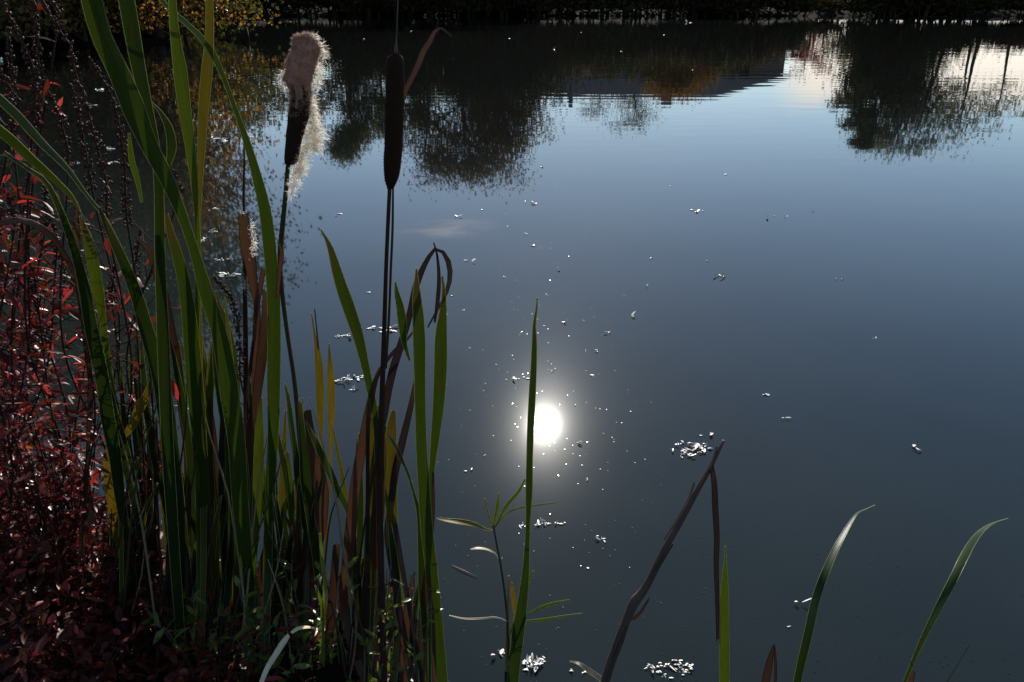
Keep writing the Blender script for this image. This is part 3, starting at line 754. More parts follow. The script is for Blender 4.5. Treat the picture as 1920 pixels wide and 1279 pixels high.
# --- little leafy reed shoot in front of the glint
p = thing('reed_shoot', plant_base(955, 1.36), 'young leafy reed shoot with a yellow leaf pointing left, under the sun glint', 'reed', None)
stalk(p, [(925,985,4),(930,1015,4),(938,1055,4),(946,1110,4.5),(951,1160,5),(955,1230,6),(957,1300,6)], 1.30, 1.34, MAT['stem'], n=20, sides=6)
stalk(p, [(954,1080,3),(953,1140,7),(951,1200,7),(949,1300,8)], 1.33, 1.34, MAT['straw'], name='dry_stalk', n=14, sides=6)
for pts, c, tw in (([(818,972,2),(835,975,9),(860,978,14),(888,983,12),(910,992,6),(924,995,3)], YELLOW, (50, 30)), ([(882,1030,2),(895,1028,6),(912,1030,5),(928,1038,3),(938,1052,2)], CREAM, (50, 30)),
                   ([(935,925,2),(932,950,6),(927,975,5),(925,990,3)], LIME, (10, 20)), ([(985,898,2),(972,922,6),(952,945,8),(938,968,6),(928,990,3)], LIME, (10, 20)),
                   ([(909,935,1.5),(914,960,3),(923,990,3)], OLIVE, (10, 20)), ([(1045,942,2),(1015,946,3),(985,950,4),(960,957,4),(942,970,3),(926,990,2)], OLIVE, (40, 20)),
                   ([(1068,1125,2),(1045,1130,7),(1020,1137,8),(1000,1146,5),(978,1158,3),(953,1176,2)], LIME, (45, 20)), ([(1092,1150,1.5),(1055,1156,5),(1020,1162,7),(990,1165,5),(970,1168,3),(954,1184,2)], LIME, (45, 20)),
                   ([(960,1092,2),(961,1110,8),(965,1135,9),(965,1160,5),(955,1190,3)], YELLOW, (10, 20)), ([(1000,1070,2),(995,1080,6),(988,1096,5),(976,1130,3),(955,1192,2)], LIME, (10, 20)),
                   ([(842,1154,1.5),(870,1160,3),(900,1160,4),(930,1158,3),(950,1165,2)], CREAM, (40, 20))):
    blade(p, pts, 1.31, 1.32, c, tw, c == CREAM, ground=False, n=16, name='leaf')

# --- pale broken stems lying over at the foot of the clump
p = thing('fallen_stem', P(500, 1265, 1.10), 'cream coloured broken stem sticking up bright in the sun near the lower edge', 'dead stem')
blade(p, [(541,1192,10),(531,1205,15),(515,1230,14),(500,1255,12),(488,1285,9)], 1.14, 1.09, CREAM, (-35, -25), True, ground=False, n=16, cup=.5, name='lower_piece', pw=.7, shine=(0, 2))
blade(p, [(592,1179,2),(575,1176,7),(558,1179,10),(546,1187,8)], 1.20, 1.14, CREAM, (5, -5), True, ground=False, n=12, shine=(0, 2), cup=.3, name='bent_piece')

# ------------------------------------------------------------------ dark herbs with seed spikes and red leaves
LG = 'loosestrife plants gone to seed at the left bank'
def herb(bx, d, label, spikes, nleaf=40, leafy=(380, 1150), twigs=10, seed=0):
    rn = random.Random(100 + seed)
    b = plant_base(bx, d)
    p = thing('loosestrife_plant', b, label, 'loosestrife', LG)
    fol = MB(); nodes = []; stems = []
    for pts, ds in spikes:
        q = [[*P(x, y, ds), .0012 + .0006 * i / len(pts)] for i, (x, y) in enumerate(pts)]
        e = Vector(q[-1][:3])
        for t in (.33, .66):
            m = e.lerp(b, t); q.append([m.x + rn.uniform(-.07, .07), m.y + rn.uniform(-.04, .04), m.z, .0016 + .001 * t])
        q.append([b.x + rn.uniform(-.05, .05), b.y, b.z - .03, .003])
        sp = spline(q, 60)
        st = MB(); st.tube([Vector(s[:3]) for s in sp], [s[3] for s in sp], 6)
        mine = []; stems.append((st, mine))
        ztop, zbot = q[0][2], q[len(pts) - 1][2]
        cap = MB()
        for i in range(59):
            a, c2 = Vector(sp[i][:3]), Vector(sp[i + 1][:3])
            if a.z > zbot - .01:
                L = (c2 - a).length
                for s_ in range(max(1, int(L / .0012))):
                    c = a.lerp(c2, rn.random())
                    if rn.random() < .22: continue
                    th = rn.uniform(0, 6.283); g_ = min(1, (ztop - c.z) / max(.05, ztop - zbot) + .35)
                    off = Vector((math.cos(th), math.sin(th), rn.uniform(-.1, .5))) * (rn.uniform(.003, .010) * g_)
                    cap.ball(c + off, .0019 * rn.uniform(.7, 1.4), .0019 * rn.uniform(.7, 1.4), .0034 * rn.uniform(.7, 1.3), 0, 5, 3, Matrix.Rotation(rn.uniform(-.7, .7), 3, 'X') @ Matrix.Rotation(rn.uniform(-.7, .7), 3, 'Y'))
            else:
                nodes.append(a); mine.append(a)
        stems[-1] += (cap,)
    # fine side twigs with leaves
    if nodes:
        ends = list(nodes)
        for _ in range(twigs):
            tw, own, _c = rn.choice([q_ for q_ in stems if q_[1]]); a = rn.choice(own)
            dv = Vector((rn.uniform(-1, 1), rn.uniform(-.6, .6), rn.uniform(.2, 1.1))).normalized() * rn.uniform(.05, .16)
            m1 = a + dv * .5 + Vector((0, 0, -.008)); e1 = a + dv
            tw.tube([a, m1, e1], [.0012, .001, .0006], 4)
            ends += [m1, e1, a.lerp(e1, .75)]
        for _ in range(nleaf):
            a = rn.choice(ends)
            dv = Vector((rn.uniform(-1, 1), rn.uniform(-.8, .8), rn.uniform(-.6, .7)))
            r_ = rn.random()
            fol.leaf(a + Vector((rn.uniform(-.02, .02), rn.uniform(-.02, .02), 0)), dv, Vector((rn.gauss(0, .5), rn.gauss(0, .5), 1)), rn.uniform(.020, .046), rn.uniform(.006, .013), 0 if r_ < .28 else 1 if r_ < .66 else 2 if r_ < .96 else 3, rn.uniform(-.1, .45))
        if fol.f: fol.build('foliage', [MAT['red1'], MAT['red2'], MAT['red3'], MAT['orange']], p)
    for st, own, cap in stems:
        so_ = st.build('stem', MAT['lstem'], p)
        if cap.f: cap.build('seed_spike', MAT['capsule'], so_)
    return p
herb(95, 1.52, 'seeding loosestrife whose long spike bends right from the top left corner', [([(2,-10),(24,47),(50,94),(64,134),(66,190),(60,245)], 1.30), ([(16,50),(20,100),(24,150),(18,200)], 1.34)], 60, twigs=14, seed=1)
herb(120, 1.55, 'seeding loosestrife with a straight dark spike just left of the tall broad leaf', [([(58,-10),(67,34),(72,100),(70,160),(66,225)], 1.34), ([(92,-10),(104,10),(110,22)], 1.36)], 60, twigs=14, seed=2)
herb(205, 1.54, 'seeding loosestrife with the longest spike, crossing the tall broad leaf', [([(76,-10),(100,40),(131,84),(140,134),(158,182),(170,229),(186,289),(200,343),(200,405)], 1.30), ([(80,150),(100,190),(118,242),(128,292)], 1.36)], 60, twigs=18, seed=3)
herb(175, 1.58, 'seeding loosestrife with a short thick spike behind the longest one', [([(132,158),(148,215),(161,285),(170,340)], 1.38)], 50, twigs=16, seed=4)
herb(270, 1.50, 'seeding loosestrife with a spike hanging beside the tall broad leaf edge', [([(166,108),(186,140),(203,165),(217,205),(228,262),(235,336),(236,395)], 1.32), ([(314,300),(328,335),(336,365)], 1.4)], 45, twigs=18, seed=5)
herb(455, 1.52, 'seeding loosestrife with a drooping dark spike under the split brown sheath', [([(400,520),(418,538),(432,558),(446,605),(450,655),(450,705)], 1.36)], 0, twigs=4, seed=6)
herb(545, 1.50, 'seeding loosestrife with two small low spikes at the foot of the burst cattail', [([(530,1005),(532,1040),(534,1080)], 1.4), ([(556,1000),(553,1040),(556,1085)], 1.42)], 8, twigs=4, seed=7)
herb(20, 1.50, 'seeding loosestrife with crimson leaves at the left edge of the picture', [([(-8,110),(4,140),(20,165),(26,215)], 1.30), ([(-25,300),(-10,330),(0,350)], 1.30)], 260, twigs=30, seed=8)
herb(45, 1.46, 'leafy loosestrife whose crimson leaves glow between the dry arching leaf and the red mass', [([(15,360),(22,390),(28,420)], 1.32), ([(100,420),(104,450),(106,480)], 1.36)], 380, twigs=40, seed=9)
herb(135, 1.46, 'leafy loosestrife with crimson leaves around the long dark leaf of the left cattail', [([(150,470),(146,500),(142,530)], 1.36), ([(60,500),(66,530),(70,560)], 1.36)], 320, twigs=40, seed=10)
herb(235, 1.50, 'sparse loosestrife with criss crossing bare twigs left of the clump', [([(262,430),(258,470),(252,510)], 1.42), ([(215,500),(212,530),(210,560)], 1.42)], 40, twigs=40, seed=11)

herb(70, 1.62, 'leafy brick red loosestrife rising behind the dry arching leaf', [([(52,330),(54,360),(58,390)], 1.5), ([(84,345),(86,380),(88,410)], 1.5)], 420, twigs=46, seed=12)
herb(-5, 1.60, 'leafy brick red loosestrife cut by the left edge above the red mass', [([(-12,330),(-6,370),(2,410)], 1.46), ([(30,470),(32,500),(34,530)], 1.46)], 420, twigs=46, seed=13)
herb(125, 1.64, 'leafy brick red loosestrife behind the long dark leaf of the left cattail', [([(118,470),(120,500),(122,530)], 1.52), ([(160,590),(162,620),(164,650)], 1.52)], 360, twigs=46, seed=14)

# red low shrubs massed on the bank
SG = 'dark red shrubs massed on the near bank'
def shrub(px, py, d, r, nl, label, seed, mats=(.10, .38, .96)):
    rn = random.Random(seed)
    c = P(px, py, d); gz = ground_z(c.x, c.y)
    p = thing('red_shrub', Vector((c.x, c.y, gz - .02)), label, 'shrub', SG)
    tw = MB(); fol = MB()
    for k in range(14):
        e = c + Vector((rn.uniform(-1, 1) * r, rn.uniform(-.8, .8) * r, rn.uniform(-.6, 1.0) * r))
        a = Vector((c.x + rn.uniform(-.03, .03), c.y + rn.uniform(-.03, .03), gz - .03))
        m = a.lerp(e, .5) + Vector((rn.uniform(-.03, .03), rn.uniform(-.03, .03), .03))
        pts = [Vector(s[:3]) for s in spline([[*a], [*m], [*e]], 9)]
        tw.tube(pts, [.0028 - .00024 * i for i in range(9)], 5)
        for j in range(int(nl * .75) // 14):
            q = pts[min(8, 2 + int(rn.random() * 7))] + Vector((rn.gauss(0, .035), rn.gauss(0, .035), rn.gauss(0, .03)))
            t_ = rn.random(); mi = 0 if t_ < mats[0] else 1 if t_ < mats[1] else 2 if t_ < mats[2] else 3
            fol.leaf(q, Vector((rn.uniform(-1, 1), rn.uniform(-1, 1), rn.uniform(-.5, .4))), Vector((rn.gauss(0, .38), rn.gauss(0, .38) + .1, 1)), rn.uniform(.014, .042), rn.uniform(.007, .016), mi, rn.uniform(-.2, .4))
    tw.build('stems', MAT['lstem'], p)
    fol.build('foliage', [MAT['red1'], MAT['red2'], MAT['red3'], MAT['orange']], p)
for i, a in enumerate([(10, 800, 1.42, .13, 420, 'dark red shrub at the left edge, uppermost of the red mass'), (90, 850, 1.48, .14, 460, 'dark red shrub beside the folded yellow leaf'),
                       (160, 950, 1.44, .12, 420, 'dark red shrub just left of the yellow leaf foot'), (20, 970, 1.36, .14, 520, 'maroon shrub at the left edge halfway down the red mass'),
                       (90, 1080, 1.34, .14, 560, 'maroon shrub in the middle of the red mass'), (10, 1180, 1.28, .13, 520, 'maroon shrub filling the lower left corner'),
                       (150, 1200, 1.32, .13, 520, 'maroon shrub along the lower edge right of the corner'), (230, 1130, 1.38, .11, 420, 'maroon shrub at the foot of the left cattails'),
                       (300, 1230, 1.34, .11, 380, 'maroon shrub along the lower edge below the broad leaves'), (-60, 880, 1.36, .14, 380, 'dark red shrub cut by the left edge'), (60, 1250, 1.16, .12, 520, 'maroon shrub at the very bottom of the picture near the corner'), (190, 1270, 1.16, .11, 460, 'maroon shrub at the very bottom below the yellow leaf foot'), (380, 1265, 1.2, .10, 380, 'maroon shrub at the very bottom below the broad leaves'), (50, 1120, 1.22, .13, 480, 'maroon shrub in front of the middle of the red mass')]):
    shrub(a[0], a[1], a[2], a[3], a[4], a[5], 300 + i, (.14, .40, .96))

# low green weeds and litter at the foot of the clump
def weed(px, py, d, n, label, seed):
    rn = random.Random(seed); c = P(px, py, d); gz = max(-.02, ground_z(c.x, c.y)); up = max(0, c.z - gz - .05)
    b = Vector((c.x, c.y, gz - .01)); p = thing('bank_weed', b, label, 'weed', 'low green weeds under the cattails')
    st = MB(); fo = MB()
    for k in range(6):
        e = b + Vector((rn.uniform(-.07, .07), rn.uniform(-.06, .06), up + rn.uniform(.03, .14)))
        pts = [b, b.lerp(e, .5) + Vector((0, 0, .01)), e]; st.tube(pts, [.0016, .0013, .0008], 5)
        for j in range(n // 6):
            q = b.lerp(e, rn.uniform(.35, 1))
            fo.leaf(q, Vector((rn.uniform(-1, 1), rn.uniform(-1, 1), rn.uniform(-.2, .7))), Vector((rn.gauss(0, .4), rn.gauss(0, .4), 1)), rn.uniform(.015, .04), rn.uniform(.006, .013), 0 if rn.random() < .8 else 1, rn.uniform(-.1, .5))
    st.build('stems', MAT['stem'], p); fo.build('foliage', [MAT['weed'], MAT['red2']], p)
for i, a in enumerate([(365, 1160, 1.24, 54, 'low weed with striped sunlit leaves at the middle of the clump foot'), (470, 1150, 1.26, 60, 'low weed left of the cream broken stem'), (560, 1110, 1.30, 60, 'low weed behind the cream broken stem'),
                       (430, 1250, 1.32, 54, 'low weed at the lower edge left of the cream broken stem'), (610, 1240, 1.34, 54, 'low weed at the lower edge below the brown cut stub'), (690, 1090, 1.24, 36, 'low yellow green weed peeping between the rusty leaf and dark old leaves'), (770, 1135, 1.20, 24, 'low weed right of the dark old leaves'), (520, 1265, 1.24, 48, 'low weed at the very bottom right of the cream broken stem'), (320, 1160, 1.36, 48, 'low weed left of the middle of the clump foot'), (700, 1265, 1.22, 36, 'low weed at the very bottom among the old leaves')]):
    weed(a[0], a[1], a[2], a[3], a[4], 500 + i)
lit = MB(); lr = random.Random(9)
for _ in range(1500):
    x = lr.uniform(-1.5, -.12); y = lr.uniform(1.0, 2.1)
    if pond_sd(x, y) < -.05: continue
    z = max(.003, ground_z(x, y)) + lr.uniform(.002, .03)
    lit.leaf(Vector((x, y, z)), Vector((lr.uniform(-1, 1), lr.uniform(-1, 1), lr.uniform(-.2, .3))), Vector((lr.gauss(0, .35), lr.gauss(0, .35), 1)), lr.uniform(.02, .06), lr.uniform(.004, .014), lr.choice((0, 0, 1, 2)), lr.uniform(-.2, .4))
tag(lit.build('leaf_litter', [MAT['red3'], MAT['red2'], leaf_mat('brown_litter', (.07, .045, .025), (1.2, 1, .7), .2, .35, .5, False)]), 'dark layer of fallen leaves and broken stems covering the near bank', 'leaf litter', kind='stuff')

# ------------------------------------------------------------------ floating scraps
FG = 'pale scraps floating on the pond'
def raft(px, py, wpx, hpx, label, n=None, size=1.0, seed=0, line=0.0, name='floating_scrap'):
    rn = random.Random(900 + seed)
    c = W(px, py); k = c.y / math.cos(0)   # metres per pixel across / along
    depth = (c - CAMP).dot(Vector((0, CP, -SP)))
    mpp = depth / F
    sin_d = H / (c - CAMP).length
    wx = wpx * mpp * .5; wy = hpx * mpp / sin_d * .5
    b = Vector((c.x, c.y, 0)); mb = MB()
    n = n or max(2, int(wpx * hpx / 55))
    size *= rn.choice((.75, .9, 1, 1.15))
    ls = max(.0042 * size, 2.6 * mpp * size)
    n = int(n * 1.35); cen = [(rn.gauss(0, .42), rn.gauss(0, .38)) for _ in range(max(2, min(6, n // 4)))]
    for i in range(n):
        a = rn.uniform(0, 6.283); r_ = math.sqrt(rn.random()); cc = rn.choice(cen) if n > 5 else (0, 0); k_ = .5 if n > 5 else 1
        ox, oy = wx * (cc[0] + k_ * r_ * math.cos(a)), wy * (cc[1] + k_ * .8 * r_ * math.sin(a))
        if line: oy = wy * .35 * rn.gauss(0, .4) + line * ox
        q = b + Vector((ox, oy, .002))
        s_ = ls * rn.uniform(.45, 1.4)
        if rn.random() < .55:
            mb.leaf(q + Vector((0, 0, rn.uniform(.001, .006))), Vector((rn.uniform(-1, 1), rn.uniform(-1, 1), rn.uniform(-.1, .35))), Vector((rn.gauss(0, .14), rn.gauss(0, .14) + .22, 1)), s_ * rn.choice((2.4, 3.2, 3.2, 5.0)), s_ * rn.uniform(.8, 1.9), 1 if rn.random() < .16 else 0, rn.uniform(-.2, .35))
        else:
            mb.ball(q, s_ * rn.uniform(.8, 1.7), s_ * .75, s_ * .25, 1 if rn.random() < .15 else 0, 9, 6)
    return tag(mb.build(name, [MAT['flake'], MAT['wetscrap']], origin=b), label, 'floating scrap', FG)
BIG = [(641,632,46,12,'flat pale raft of scraps behind the two small yellow shoots',0),(738,618,64,14,'pale raft of scraps crossed by the intact cattail stalk',0),(655,712,46,22,'pale cluster of scraps right of the yellow orange shoots',0),
 (668,731,26,12,'small pale cluster just under the one beside the yellow orange shoots',0),(1305,396,34,8,'pale scrap raft far out, left of two on the open blue water',0),(1447,407,22,6,'pale scrap raft far out on the right side of the open blue water',0),
 (1360,521,30,11,'round pale cluster alone on the mid pond right of the glint',0),(1190,593,26,6,'thin pale scrap on the mid pond above and right of the glint',0),(1432,742,24,12,'small curled pale scrap right of the glint in mid water',0),
 (1312,838,82,34,'largest pale raft of scraps, beside the top of the broken brown stalk',46),(1322,818,34,6,'thin pale strip just above the largest raft near the broken stalk',0),(1718,843,22,12,'small pale scrap far right in dark water',0),(1470,786,18,7,'dim pale scrap between the round cluster and the far right scrap',0),
 (1006,985,92,14,'row of bright bubbles floating in a line under the glint',0),(1126,1017,22,22,'bright hooked scrap floating right of the bubble row',0),(1000,1247,62,30,'bright cluster of scraps at the lower edge beside the dark reed blade',30),
 (1240,1252,34,26,'dull cluster of scraps at the lower edge left of the green blade',0),(1284,1256,38,30,'bright cluster of scraps at the lower edge close to the green blade',0),(1502,1134,24,9,'single pale leaf touching the curved dark reed blade',2),(934,1228,16,10,'two small bright bubbles left of the reed shoot foot',4),
 (1003,382,30,9,'little pale scraps far out above the glint',0),(1000,458,18,9,'pale yellow cluster above the glint beyond the dark blade tip',0),(875,882,26,6,'thin bright bar floating left of the glint',0),(882,490,14,7,'small bright scrap right of the hooked dry leaf',0),(632,402,16,6,'small pale scrap beside the burst seed head stalk',0),
 (1033,695,16,10,'bright white scrap directly above the glint',3),(1060,603,14,10,'bright white scrap higher above the glint',3),(1085,833,24,8,'pair of bright scraps touching the right side of the glint',4),(975,710,32,6,'row of three bright dots left above the glint',4),(1570,524,20,4,'faint thin scrap on the far right blue water',0),
 (256,726,34,14,'pale raft of scraps behind the folded yellow leaf',0),(425,517,56,9,'long pale raft behind the split brown sheath',24),(420,487,56,5,'thin broken line of scraps behind the split brown sheath',16),(372,452,42,9,'curled pale raft between the narrow olive leaves and the split sheath',12),(398,435,40,4,'thin pale streak above the curled raft near the split sheath',8),
 (360,537,20,6,'small pale scrap low between two narrow olive leaves',0),(178,170,34,4,'thin pale streak on dark water in the upper left, upper of a pair',8),(185,197,34,3,'thin pale streak on dark water in the upper left, lower of a pair',8),(210,279,26,4,'thin pale streak left of the tall broad leaf',6),(137,307,24,4,'thin pale streak among the seed spikes at the left',6),(213,304,22,4,'thin pale streak below another beside the tall broad leaf',6),
 (470,257,28,5,'pale streak on the dark reflection beside the arching leaf',10),(412,263,40,5,'pale streak in the gap between the olive leaf and the arching leaf',10),(165,470,30,8,'pale raft among the crimson leaves at the left',8),(18,447,36,8,'pale raft at the left edge under the dry arching leaf',8),(395,395,30,5,'pale streak in the dark reflection low beside the olive leaf',7),(275,540,26,8,'pale scraps behind the broad bending leaf',8)]
for i, (x, y, a, b_, lab, n) in enumerate(BIG):
    raft(x, y, a, b_, lab, n or None, 1.0, i, .10 if 'row of bright bubbles' in lab else 0.0)
SM = [(858,406),(903,392),(985,378),(1183,773),(1220,485),(1328,490),(1213,536),(953,424),(987,440),(1078,760),(947,520),(1045,505),(868,582),(1120,660),(880,655),(1110,705),(1140,625),(1475,408),(1640,636),(1522,394),(836,590),(846,556),
      (908,855),(1125,880),(1102,900),(1014,312),(1053,3),(955,72),(775,42),(768,60),(684,73),(1022,22),(1036,26),(983,38),(1062,30),(1078,28),(1110,30),(1170,31),(1088,60),(1037,92),(1165,97),(1232,35),(1290,42),(1392,35),(1250,67),(1300,132),(1362,327),(1256,349),(1020,1238),(1095,1262),(1070,1258),(1104,1066),(1480,1176),(690,550),(1130,815),(1208,862)]
for i, (x, y) in enumerate(SM):
    if y < 34: continue
    raft(x, y, 5, 4, 'tiny pale scrap floating alone on the open water, a dot in the picture', 2, .7, 2000 + i, name='floating_speck')['group'] = 'tiny lone dots floating on the open pond'
fs = MB(); fs.tube([W(848, 1060, .003), W(870, 1070, .004), W(895, 1082, .003)], [.0006, .0012, .0007], 5)
tag(fs.build('floating_straw', MAT['straw'], origin=W(870, 1070)), 'thin pale straw lying on the water left of the reed shoot', 'straw')
# tiny wet flecks that only flash where they mirror the sun
ch = MB(); cr = random.Random(77)
for _ in range(4600):
    y = 1.3 + 11 * cr.random() ** 1.3; x = cr.uniform(-.75, .75) * (y + .3)
    if pond_sd(x, y) > -.05: continue
    s_ = cr.uniform(.0006, .0017) * (1 + y * .10)
    sg = .028 if cr.random() < .55 else .011
    tx, ty = cr.gauss(0, sg), cr.gauss(0, sg)
    ids = []
    for k in range(6):
        th = k * math.pi / 3; ux, uy = math.cos(th) * s_, math.sin(th) * s_
        ids.append(ch.vert((x + ux, y + uy, .0016 + ux * tx + uy * ty + s_ * .1)))
    ch.face(ids)
fm = solid_mat('wet_fleck', (.012, .015, .016), (.008, .009, .009), 50, .16, .5, 0)
tag(ch.build('water_flecks', fm, smooth=False), 'countless tiny wet flecks glittering around the sun reflection', 'flecks', kind='stuff')

# ------------------------------------------------------------------ far bank: trees, shrubs and house, seen mostly as reflections
def tree(name, label, cat, group, base, h, spread, crown0, nleaf, lsize, mat, seed, bark='bark', limbs=14, lean=0.0, droop=0.0, trunks=1, crown_r=1.0, clump=.5, topw=.4):
    rn = random.Random(seed)
    b = Vector(base); p = thing(name, b, label, cat, group)
    tk = MB(); cr_ = MB(); tips = []
    for tnum in range(trunks):
        tb = b + Vector((rn.uniform(-.5, .5), rn.uniform(-.3, .3), 0)) * (0 if trunks == 1 else 1.0)
        hh = h * (1 if tnum == 0 else rn.uniform(.75, .95)); ln = lean + rn.uniform(-.06, .06) + (0 if trunks == 1 else rn.uniform(-.15, .15))
        ctrl = [[tb.x + ln * hh * t * t + rn.gauss(0, .012 * hh) * (t > 0), tb.y + rn.gauss(0, .01 * hh), tb.z - .2 + hh * t, 0] for t in (0, .2, .4, .6, .8, 1)]
        sp = [Vector(s[:3]) for s in spline(ctrl, 14)]
        r0 = .018 * hh + .03
        tk.tube(sp, [r0 * (1 - .93 * i / 13) for i in range(14)], 7)
        for k in range(limbs // trunks):
            t = crown0 + (1 - crown0) * ((k + rn.random()) / (limbs / trunks)); t = min(.98, t)
            a = sp[int(t * 13)]
            th = rn.uniform(0, 6.283)
            prof = math.sin(math.pi * min(1, max(.05, ((t - crown0) / (1 - crown0)) * (1 - topw * .5) + topw * .35))) ** .7
            L = spread * prof * rn.uniform(.65, 1.15)
            up = rn.uniform(.15, .8) * (1 - droop)
            e = a + Vector((math.cos(th) * L, math.sin(th) * L, L * up))
            m = a.lerp(e, .5) + Vector((rn.gauss(0, .06 * L), rn.gauss(0, .06 * L), .10 * L))
            lp = [Vector(s[:3]) for s in spline([[*a], [*m], [*(e - Vector((0, 0, droop * L * .6)))]], 7)]
            lr0 = r0 * (1 - .9 * t) * .55 + .012
            tk.tube(lp, [lr0 * (1 - .85 * i / 6) for i in range(7)], 5)
            for s_ in range(5):
                a2 = lp[rn.randrange(2, 7)]
                e2 = a2 + Vector((rn.gauss(0, 1), rn.gauss(0, 1), rn.gauss(.4 - droop * 1.6, .6))).normalized() * L * rn.uniform(.25, .5)
                tk.tube([a2, a2.lerp(e2, .55) + Vector((0, 0, .04 * L)), e2], [lr0 * .35 + .006, lr0 * .22 + .005, .004], 4, 0, False)
                tips += [e2, a2.lerp(e2, .6)]
            tips.append(lp[-1])
    for _ in range(int(nleaf * (4.0 if name == 'tree' else 2.0))):
        c = rn.choice(tips)
        g_ = clump * spread * .38 * crown_r
        q = c + Vector((rn.gauss(0, g_), rn.gauss(0, g_), rn.gauss(-droop * g_, g_ * .8)))
        if q.z < b.z + .3: continue
        dv = Vector((rn.uniform(-1, 1), rn.uniform(-1, 1), rn.uniform(-.8, .3) - droop))
        s_ = lsize * rn.uniform(.6, 1.4)
        sd = dv.normalized().cross(Vector((rn.uniform(-1, 1), rn.uniform(-1, 1), rn.uniform(-1, 1)))).normalized() * s_ * .32
        dv = dv.normalized() * s_
        i0 = cr_.vert(q); i1 = cr_.vert(q + dv * .5 + sd); i2 = cr_.vert(q + dv); i3 = cr_.vert(q + dv * .5 - sd)
        cr_.face((i0, i1, i2, i3))
    tk.build('trunk', MAT[bark], p)
    if cr_.f: cr_.build('crown', mat, p, smooth=False)
    return p

TG = leaf_mat('late_green_foliage', (.085, .085, .030), (1.3, 1.2, .5), .3, .8, .05, False, .4)
TB = leaf_mat('brown_foliage', (.105, .072, .032), (1.3, 1.1, .6), .3, .8, .05, False, .4)
TO = leaf_mat('orange_foliage', (.17, .085, .018), (1.2, 1.1, .6), .42, .8, .05, False, .4)
TY = leaf_mat('golden_foliage', (.40, .21, .03), (1.2, 1.0, .45), .5, .4, .4, False, .4)
TR = leaf_mat('red_foliage', (.20, .022, .016), (1.4, .9, .8), .4, .8, .05, False, .4)
TW = leaf_mat('grey_green_foliage', (.13, .13, .085), (1.2, 1.2, .7), .3, .8, .05, False, .3)
def onbank(px, d):
    x = (px - 960) / F * (d * CP + (H + 1.5) * SP) if d > 5 else 0
    return Vector((x, d, ground_z(x, d) - .05))
def hgt(py, d):
    return M(960, py, d).z
TGD = leaf_mat('shaded_shrub_foliage', (.034, .036, .014), (1.2, 1.1, .5), .25, .8, .03, False, .4)  # darker copy of TG, shade of the bank shrubs put into colour
TBD = leaf_mat('shaded_brown_shrub_foliage', (.046, .032, .016), (1.2, 1.0, .6), .25, .8, .03, False, .4)  # darker copy of TB, shade painted in likewise
FT = 'trees along the far bank'
def far_tree(px, d, ytop, label, **k):
    kw = dict(spread=2.0, crown0=.3, nleaf=2600, lsize=.13, mat=TG, seed=int(px), limbs=16); kw.update(k)
    b = onbank(px, d); h = hgt(ytop, d) - b.z
    sp = kw.pop('spread'); c0 = kw.pop('crown0'); nl = kw.pop('nleaf'); ls = kw.pop('lsize'); m = kw.pop('mat'); sd = kw.pop('seed')
    return tree('tree', label, 'tree', FT, b, h * .93, sp, c0, nl, ls, m, sd, **kw)
# left of the intact cattail, centre mass, then right
far_tree(455, 43, 250, 'half bare tree on the far bank mirrored beside the burst seed head, left side', spread=1.6, nleaf=900, mat=TG)
far_tree(500, 46, 225, 'thin pale trunked tree mirrored just left of the burst seed head', spread=1.2, nleaf=600, mat=TB, bark='barkpale')
far_tree(560, 44, 240, 'bushy tree on the far bank mirrored behind the burst seed head', spread=1.7, nleaf=1200, mat=TB)
far_tree(655, 44, 316, 'tall tapering tree mirrored between the two seed heads', spread=2.0, nleaf=4000, mat=TG, topw=.2)
far_tree(710, 46, 270, 'slender tree mirrored close left of the intact seed head', spread=1.4, nleaf=1200, mat=TG)
far_tree(800, 44, 330, 'tall thin crowned tree mirrored close right of the intact seed head', spread=2.2, nleaf=1800, mat=TG, crown0=.4)
far_tree(870, 43, 352, 'tallest tree on the far bank, its mirrored rounded crown reaching farthest into the blue', spread=2.7, nleaf=4200, mat=TB, crown0=.42, limbs=22)
far_tree(940, 45, 300, 'dense tree mirrored at the right side of the tallest crown', spread=2.4, nleaf=3800, mat=TB, crown0=.25, limbs=20)
far_tree(985, 43, 230, 'low round tree mirrored at the right end of the central group', spread=1.5, nleaf=2200, mat=TB, crown0=.2)
far_tree(895, 47, 240, 'bare pale tree mirrored inside the central group', spread=1.4, nleaf=300, mat=TB, bark='barkpale', crown0=.35)
far_tree(765, 45, 250, 'leaning tree mirrored behind the intact seed head', spread=1.6, nleaf=1300, mat=TB, lean=.08)
far_tree(1125, 64, 236, 'bare tree behind the house, its mirrored twigs left of the chimney', spread=1.7, nleaf=350, mat=TW, crown0=.45, bark='barkpale')
far_tree(1190, 65, 252, 'second bare tree behind the house, its mirrored twigs nearer the orange tree', spread=1.9, nleaf=900, mat=TW, crown0=.45, bark='barkpale')
far_tree(1285, 47, 176, 'orange autumn tree in front of the house mirrored as a glowing patch', spread=2.0, nleaf=2600, mat=TO, crown0=.1, topw=.8)
far_tree(1225, 48, 150, 'brown bush like tree in front of the house left of the orange one', spread=1.5, nleaf=900, mat=TBD, crown0=.1, topw=.8)
far_tree(1492, 45, 125, 'small red leaved tree mirrored at the end of the house', spread=.7, nleaf=500, mat=TR, crown0=.1, topw=.8, trunks=2)
far_tree(1530, 47, 165, 'thin bare red twigged tree mirrored against the pale cloud', spread=1.2, nleaf=260, mat=TR, crown0=.15, trunks=3)
far_tree(1632, 42, 316, 'tall willow mirrored as the left edge of the right hand group', spread=1.1, nleaf=3200, mat=TG, crown0=.12, droop=.35, limbs=22)
